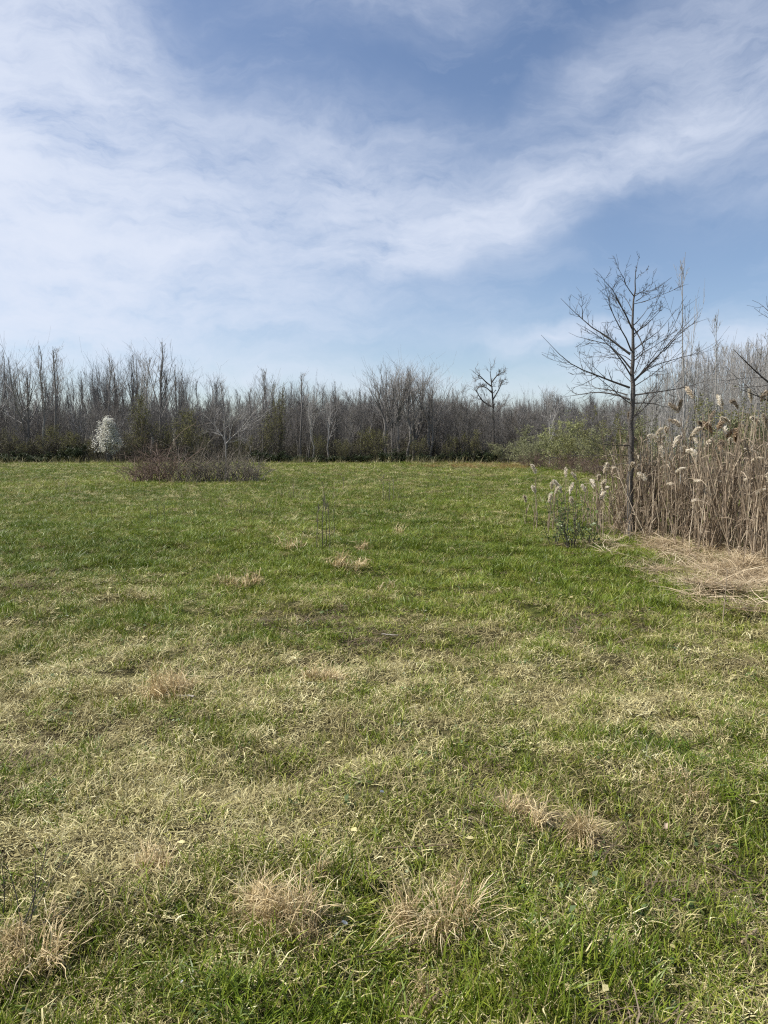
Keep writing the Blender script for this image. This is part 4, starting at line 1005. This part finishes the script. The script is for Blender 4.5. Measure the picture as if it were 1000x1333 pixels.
# flattened straw at the bed's foot
P_STRAW = [proto(lambda b: blades(b, 26, (.12, .38), .0062, (0, 26), .14, (5, 50), .9), M['straw'], 'straw_wisp') for _ in range(5)]
sx, sy = [], []
for (px, py, rx, ry, n) in [(955, 760, 55, 20, 330), (1010, 775, 55, 24, 240), (895, 742, 65, 16, 90), (865, 716, 45, 6, 60), (800, 712, 45, 6, 18), (920, 728, 60, 10, 90), (760, 712, 40, 8, 10), (985, 745, 40, 10, 120)]:
    for _ in range(n):
        g_ = ground(px + rng.normal(0, rx * .55), py + rng.normal(0, ry * .55)); sx.append(g_[0]); sy.append(g_[1])
for y in rng.uniform(8.6, 15, 500):                      # litter among the reed stems
    sx.append(bed_front(y) + rng.uniform(-.1, 2.5)); sy.append(y)
sx, sy = np.array(sx), np.array(sy)
keep = (vnoise(sx / .28, sy / .28, 211) + .35 * rng.random(len(sx))) > .55
sx, sy = sx[keep], sy[keep]; n_ = len(sx)
scatter('flattened_straw', P_STRAW, np.stack([sx, sy, H(sx, sy) + rng.uniform(0, .12, n_) * vnoise(sx / .5, sy / .5, 221)], 1), np.stack([rng.normal(0, .15, n_), rng.normal(0, .15, n_), rng.uniform(0, 6.28, n_)], 1), np.repeat(rng.uniform(.7, 1.3, n_)[:, None], 3, 1), rng.integers(0, 5, n_), rng.random(n_), 'matted pale straw flattened along the foot of the reed bed', 'straw')

# dark green leafy sapling at the bed's left end
def leafy(px, by, h, n, lb):
    g_ = ground(px, by); st = MB(); pts_ = []
    for k in range(n):
        a = rng.uniform(0, 6.28); q = rng.uniform(.05, .4)
        P, R = stem(h * rng.uniform(.6, 1), .007, 6, .08, (math.cos(a) * q, math.sin(a) * q), base=(math.cos(a) * .05, math.sin(a) * .05, 0))
        st.tubes(P, R, 4); P1, R1 = grow(P, R, 7, .2, 1, 50, 14, .28, .3, .6, 4, .3, .1, .4, .003); st.tubes(P1, R1, 3)
        pts_.append(P1[:, 1:].reshape(-1, 3)); pts_.append(P[:, 2:].reshape(-1, 3))
    pts_ = np.concatenate(pts_); pts_ = pts_[rng.integers(0, len(pts_), 42 * n)] + rng.normal(0, .025, (42 * n, 3))
    lf = MB(); lf.leaves(pts_, .050 * rng.uniform(.45, 1.3, len(pts_)), .6, .5)
    thing('leafy_sapling', [('stems', st.mesh('leafy_stems', M['twig_dark'])), ('leaves', lf.mesh('leafy_leaves', M['leaf_dark']))], g_, label=lb, cat='sapling')
leafy(743, 716, .82, 11, 'dark green leafy sapling in the grass left of the tree')
leafy(766, 712, .55, 6, 'smaller leafy sapling close right of the dark green one')
leafy(722, 712, .55, 5, 'thin leafy sapling close left of the dark green one')

# ================================================================== MEADOW DETAILS
def tussock(px, py, w, h, n, lb, lean_=0, mat='tussock'):
    h = h * 1.22; n = int(n * 1.7)
    g_ = ground(px, py); b = MB(); wd = np.clip(g_[1] / 3.6, 1, 3.0)
    k = int(rng.integers(4, 7)); heads = rng.uniform(0, 6.28, k) ; offs = rng.normal(0, w * .27, (k, 2)); hh_ = h * rng.uniform(.55, 1.15, k)
    c = rng.integers(0, k, n)
    base = np.stack([offs[c, 0] + rng.normal(0, w * .10, n), offs[c, 1] + rng.normal(0, w * .10, n), np.zeros(n)], 1)
    az_ = heads[c] + rng.normal(0, 1.1, n); e = np.radians(rng.uniform(40, 95, n)); L = hh_[c] * rng.uniform(.45, 1.2, n) ** 1.0
    bend = np.radians(rng.uniform(50, 240, n)) * np.where(rng.random(n) < .2, .35, 1); kink = rng.uniform(.25, .8, n)
    pos = base; pts = [pos]; S = 6
    side = np.stack([-np.sin(az_), np.cos(az_), np.zeros(n)], 1)
    for q in range(S):
        d = np.stack([np.cos(e) * np.cos(az_), np.cos(e) * np.sin(az_), np.sin(e)], 1)
        pos = pos + d * (L / S)[:, None]; pos[:, 2] = np.maximum(pos[:, 2], .006); pts.append(pos)
        e = e - bend * np.exp(-(((q + 1) / S - kink) / .22) ** 2) * .42; az_ = az_ + rng.normal(0, .42, n)
    b.ribbons(np.stack(pts, 1), (.0036 * wd * rng.uniform(.5, 1.2, n))[:, None] * np.array([[1, 1, .95, .9, .75, .5, .12]]) * .5, norm(side + rng.normal(0, .35, (n, 3))), np.clip(rng.random(n) * .8 + .2 * (c / k), 0, 1))
    m_ = int(n * .8)
    blades(b, m_, (h * .15, h * .5), .0038 * wd, (3, 55), w * .75, (5, 120), 2.2, segs=3, varr=rng.random(m_) * .8)
    t = tag(obj('dry_tussock', b.mesh('dry_tussock', M[mat])), lb, 'grass tussock')
    t.location = (g_[0], g_[1], g_[2] - .015); t.rotation_euler = (0, lean_, 0)
tus = [(338, 1200, .16, .17, 300, 'left half of the double straw tussock in the left foreground', 0), (392, 1205, .17, .19, 320, 'taller right half of the double straw tussock in the left foreground', .05), (405, 1140, .14, .12, 160, 'small straw tussock just behind the double one', .1),
       (765, 1094, .15, .19, 420, 'round shaggy straw tussock in the right foreground', 0), (672, 1068, .14, .15, 190, 'small straw tussock left of the round shaggy one', 0), (560, 1205, .20, .20, 360, 'straw tussock in the centre foreground', -.05), (610, 1165, .12, .16, 90, 'thin straw tussock with arching blades right of the centre one', .2),
       (885, 1036, .28, .14, 150, 'wide low straw tussock at the right, behind the round one', -.1), (235, 905, .30, .27, 300, 'straw tussock behind the white stick', 0), (420, 888, .32, .18, 200, 'low pale tussock in mid field', 0), (310, 762, .26, .22, 120, 'lone straw tussock left of the dark weed stalks', 0), (455, 738, .45, .24, 170, 'leaning straw tussock right of the dark weed stalks', .3), (472, 716, .15, .22, 60, 'wispy top tuft beside the leaning tussock', .4),
       (48, 1228, .17, .17, 240, 'straw tussock under the thin twigs in the left foreground', .1), (10, 1268, .16, .11, 130, 'darker straw tussock at the left edge of the foreground', 0), (515, 696, .3, .22, 40, 'small pale tussock right of the dark weed stalks', 0), (378, 714, .25, .32, 40, 'thin tan tussock left of the dark weed stalks', 0), (503, 772, .22, .2, 50, 'small tussock in the mid field grass right of centre', 0), (205, 1130, .16, .16, 150, 'small pale tussock at left, behind the foreground', 0), (545, 1338, .22, .08, 170, 'matted straw tussock at the bottom edge of the picture', .0), (560, 1300, .2, .1, 90, 'flat straw clump near the bottom edge', .3), (650, 600, .1, .1, 4, '', 0)]
for (px, py, w, h, n, lb, ln) in tus:
    if lb: tussock(px, py, w, h, n, lb, lean_=ln)

def weed(px, py, top, lb, mat, r=.004, side=4, D=None):
    g_ = ground(px, py); h = at(px, top, g_[1])[2] - g_[2]
    P, R = stem(h, r, 7, .03, (rng.normal(0, .03), 0), tip=.5); b = MB(); b.tubes(P, R, 4)
    parts = [('stem', b.mesh('weed_stem', M[mat]))]
    P1, R1 = grow(P, R, side, .55, .98, 35, 12, h * .16, .4, .6, 4, .4, .1, .4, r * .6, lenprof=lambda t: 1 + 0 * t)
    for q in range(side):
        t = MB(); t.tubes(P1[q:q + 1], R1[q:q + 1], 3); P2, R2 = grow(P1[q:q + 1], R1[q:q + 1], 3, .3, 1, 40, 12, .4, .3, .8, 3, .3, .1, .5, r * .5); t.tubes(P2, R2, 3)
        parts.append(('twig', t.mesh('weed_twig', M[mat])))
    thing('weed_stalk', parts, g_, label=lb, cat='weed')
for q in [(412, 716, 655, 'leftmost dark weed stalk of the upright bunch in mid field', 'twig_brown', .006), (420, 716, 642, 'tallest dark weed stalk of the bunch in mid field', 'twig_brown', .007), (424, 714, 650, 'dark weed stalk just right of the tallest one', 'twig_brown', .0055), (429, 714, 655, 'rightmost dark weed stalk of the bunch in mid field', 'twig_brown', .006), (436, 700, 660, 'small dark stalk right of the weed bunch', 'twig_brown', .0055),
          (499, 652, 618, 'tall pale weed stalk in the far middle of the field', 'cane_grey', .010), (513, 650, 622, 'second pale weed stalk right of the tall one', 'cane_grey', .008), (507, 655, 630, 'low pale weed between two pale stalks', 'cane_grey', .008), (382, 648, 626, 'thin pale weed stalk left in the far field', 'cane_grey', .008), (448, 640, 622, 'short pale weed in the far field left of the tall ones', 'cane_grey', .009),
          (206, 680, 655, 'yellowish weed in front of the bramble thicket', 'leaf_bush', .008), (196, 684, 662, 'low yellowish weed left of the other in front of the thicket', 'leaf_bush', .007), (214, 682, 660, 'low yellowish weed right of the other in front of the thicket', 'leaf_bush', .007), (120, 676, 664, 'small pale weed in the left mid field', 'cane_grey', .007)]:
    weed(*q)

# thin dark sprouts in the left foreground
def sprout(px0, py0, px1, py1, dD, lb):
    g0 = ground(px0, py0); e = at(px1, py1, g0[1] + dD); n = 7; z = np.linspace(0, 1, n)[:, None]
    P = (e - g0) * z; P[:, 0] += .01 * np.sin(np.pi * z[:, 0]); b = MB(); R = np.linspace(.0026, .0011, n)
    b.tubes(P[None], R[None], 4); P1, R1 = grow(P[None], R[None], 5, .3, .95, 40, 10, .25, .3, .7, 4, .4, .08, .5, .0008); b.tubes(P1, R1, 3)
    lf = MB(); pts_ = np.concatenate([P1[:, 1:].reshape(-1, 3), P[3:]]); lf.leaves(pts_, .011, .5)
    thing('thin_sprout', [('stem', b.mesh('sprout_stem', M['twig_dark'])), ('buds', lf.mesh('sprout_buds', M['green']))], g0, label=lb, cat='sprout')
for q in [(28, 1212, 8, 1124, .05, 'dark thin sprout slanting up-left in the left foreground'), (26, 1215, 62, 1098, .1, 'tallest thin sprout in the left foreground'), (3, 1205, 1, 1118, .0, 'thin sprout at the very left edge'), (30, 1214, 92, 1180, .0, 'thin sprout bending right over the straw'), (36, 1216, 46, 1120, .05, 'upright thin sprout beside the tallest one'), (20, 1220, 80, 1120, .12, 'slanting thin sprout right of the tallest one')]:
    sprout(*q)

# sticks, scraps, dead leaves
def stick(px0, py0, px1, py1, r, lb, mat='stick', lift=.02):
    a = ground(px0, py0); c = ground(px1, py1); n = 7; z = np.linspace(0, 1, n)[:, None]
    a = a + [0, 0, lift + .005]; c = c + [0, 0, lift + .015]
    P = (c - a) * z; P[1:-1] += rng.normal(0, r * .35, (n - 2, 3)); b = MB(); b.tubes(P[None], (r * rng.uniform(.7, 1, n))[None], 6)
    o = tag(obj('fallen_stick', b.mesh('fallen_stick', M[mat], True)), lb, 'stick'); o.location = a
for q in [(215, 909, 253, 914, .009, 'whitish stick lying in front of the mid-field tussock'), (718, 1150, 792, 1083, .0026, 'thin straight straw stalk lying below the round shaggy tussock', 'straw'), (497, 829, 518, 832, .006, 'pale stick on the brown twiggy patch'), (555, 1330, 572, 1300, .008, 'thick pale straw stalk near the bottom edge', 'straw'), (440, 1262, 545, 1240, .0018, 'thin pale stalk lying in the centre foreground', 'straw'), (500, 1112, 590, 1110, .003, 'straight pale straw lying across the green, centre right', 'straw'), (965, 1238, 985, 1222, .006, 'flat pale stalk piece at the right edge of the foreground', 'straw')]:
    stick(*q)
def scrap(nm, px, py, s, lb, cat, mat, lift=.03):
    g_ = ground(px, py); n = 5
    u_, v_ = np.meshgrid(np.linspace(-1, 1, n), np.linspace(-1, 1, n)); m_ = (1 - .35 * v_ ** 2)
    Pz = .35 * s * (u_ ** 2) + .12 * s * rng.normal(size=u_.shape)
    V1 = np.stack([u_ * s * .6 * m_, v_ * s, Pz], -1).reshape(-1, 3); V2 = V1 + [0, 0, .0025]
    i = (np.arange(n - 1)[:, None] * n + np.arange(n - 1)[None, :]).ravel(); Q = np.stack([i, i + 1, i + n + 1, i + n], -1)
    b = MB(); b.add(V1, Q, rng.random()); b.add(V2, Q[:, ::-1], rng.random())
    o = tag(obj(nm, b.mesh(nm, M[mat], True)), lb, cat); o.location = g_ + [0, 0, lift]; o.rotation_euler = (rng.normal(.5, .3), rng.normal(0, .4), rng.uniform(0, 6.28))
scrap('white_scrap', 448, 1221, .011, 'small white scrap in the grass right of the double tussock', 'scrap', 'white', .05)
scrap('white_scrap', 497, 1044, .012, 'pale crumpled scrap in mid foreground', 'scrap', 'white', .045)
scrap('white_scrap', 237, 1299, .005, 'tiny white fleck in the grass at the bottom left', 'scrap', 'white', .05)
for k, (px, py, lb) in enumerate([(806, 1043, 'pale dead leaf right of the round shaggy tussock'), (116, 1224, 'greyish dead leaf beside the left foreground tussock'), (205, 1209, 'small pale dead leaf left of the double tussock'), (880, 1187, 'pale dead leaf in the right foreground'), (776, 1106, 'pale dead leaf at the foot of the round shaggy tussock'), (868, 1088, 'pale dead leaf in the right-hand green patch')]):
    scrap('dead_leaf', px, py, .014, lb, 'leaf', 'dead_leaf', .04)
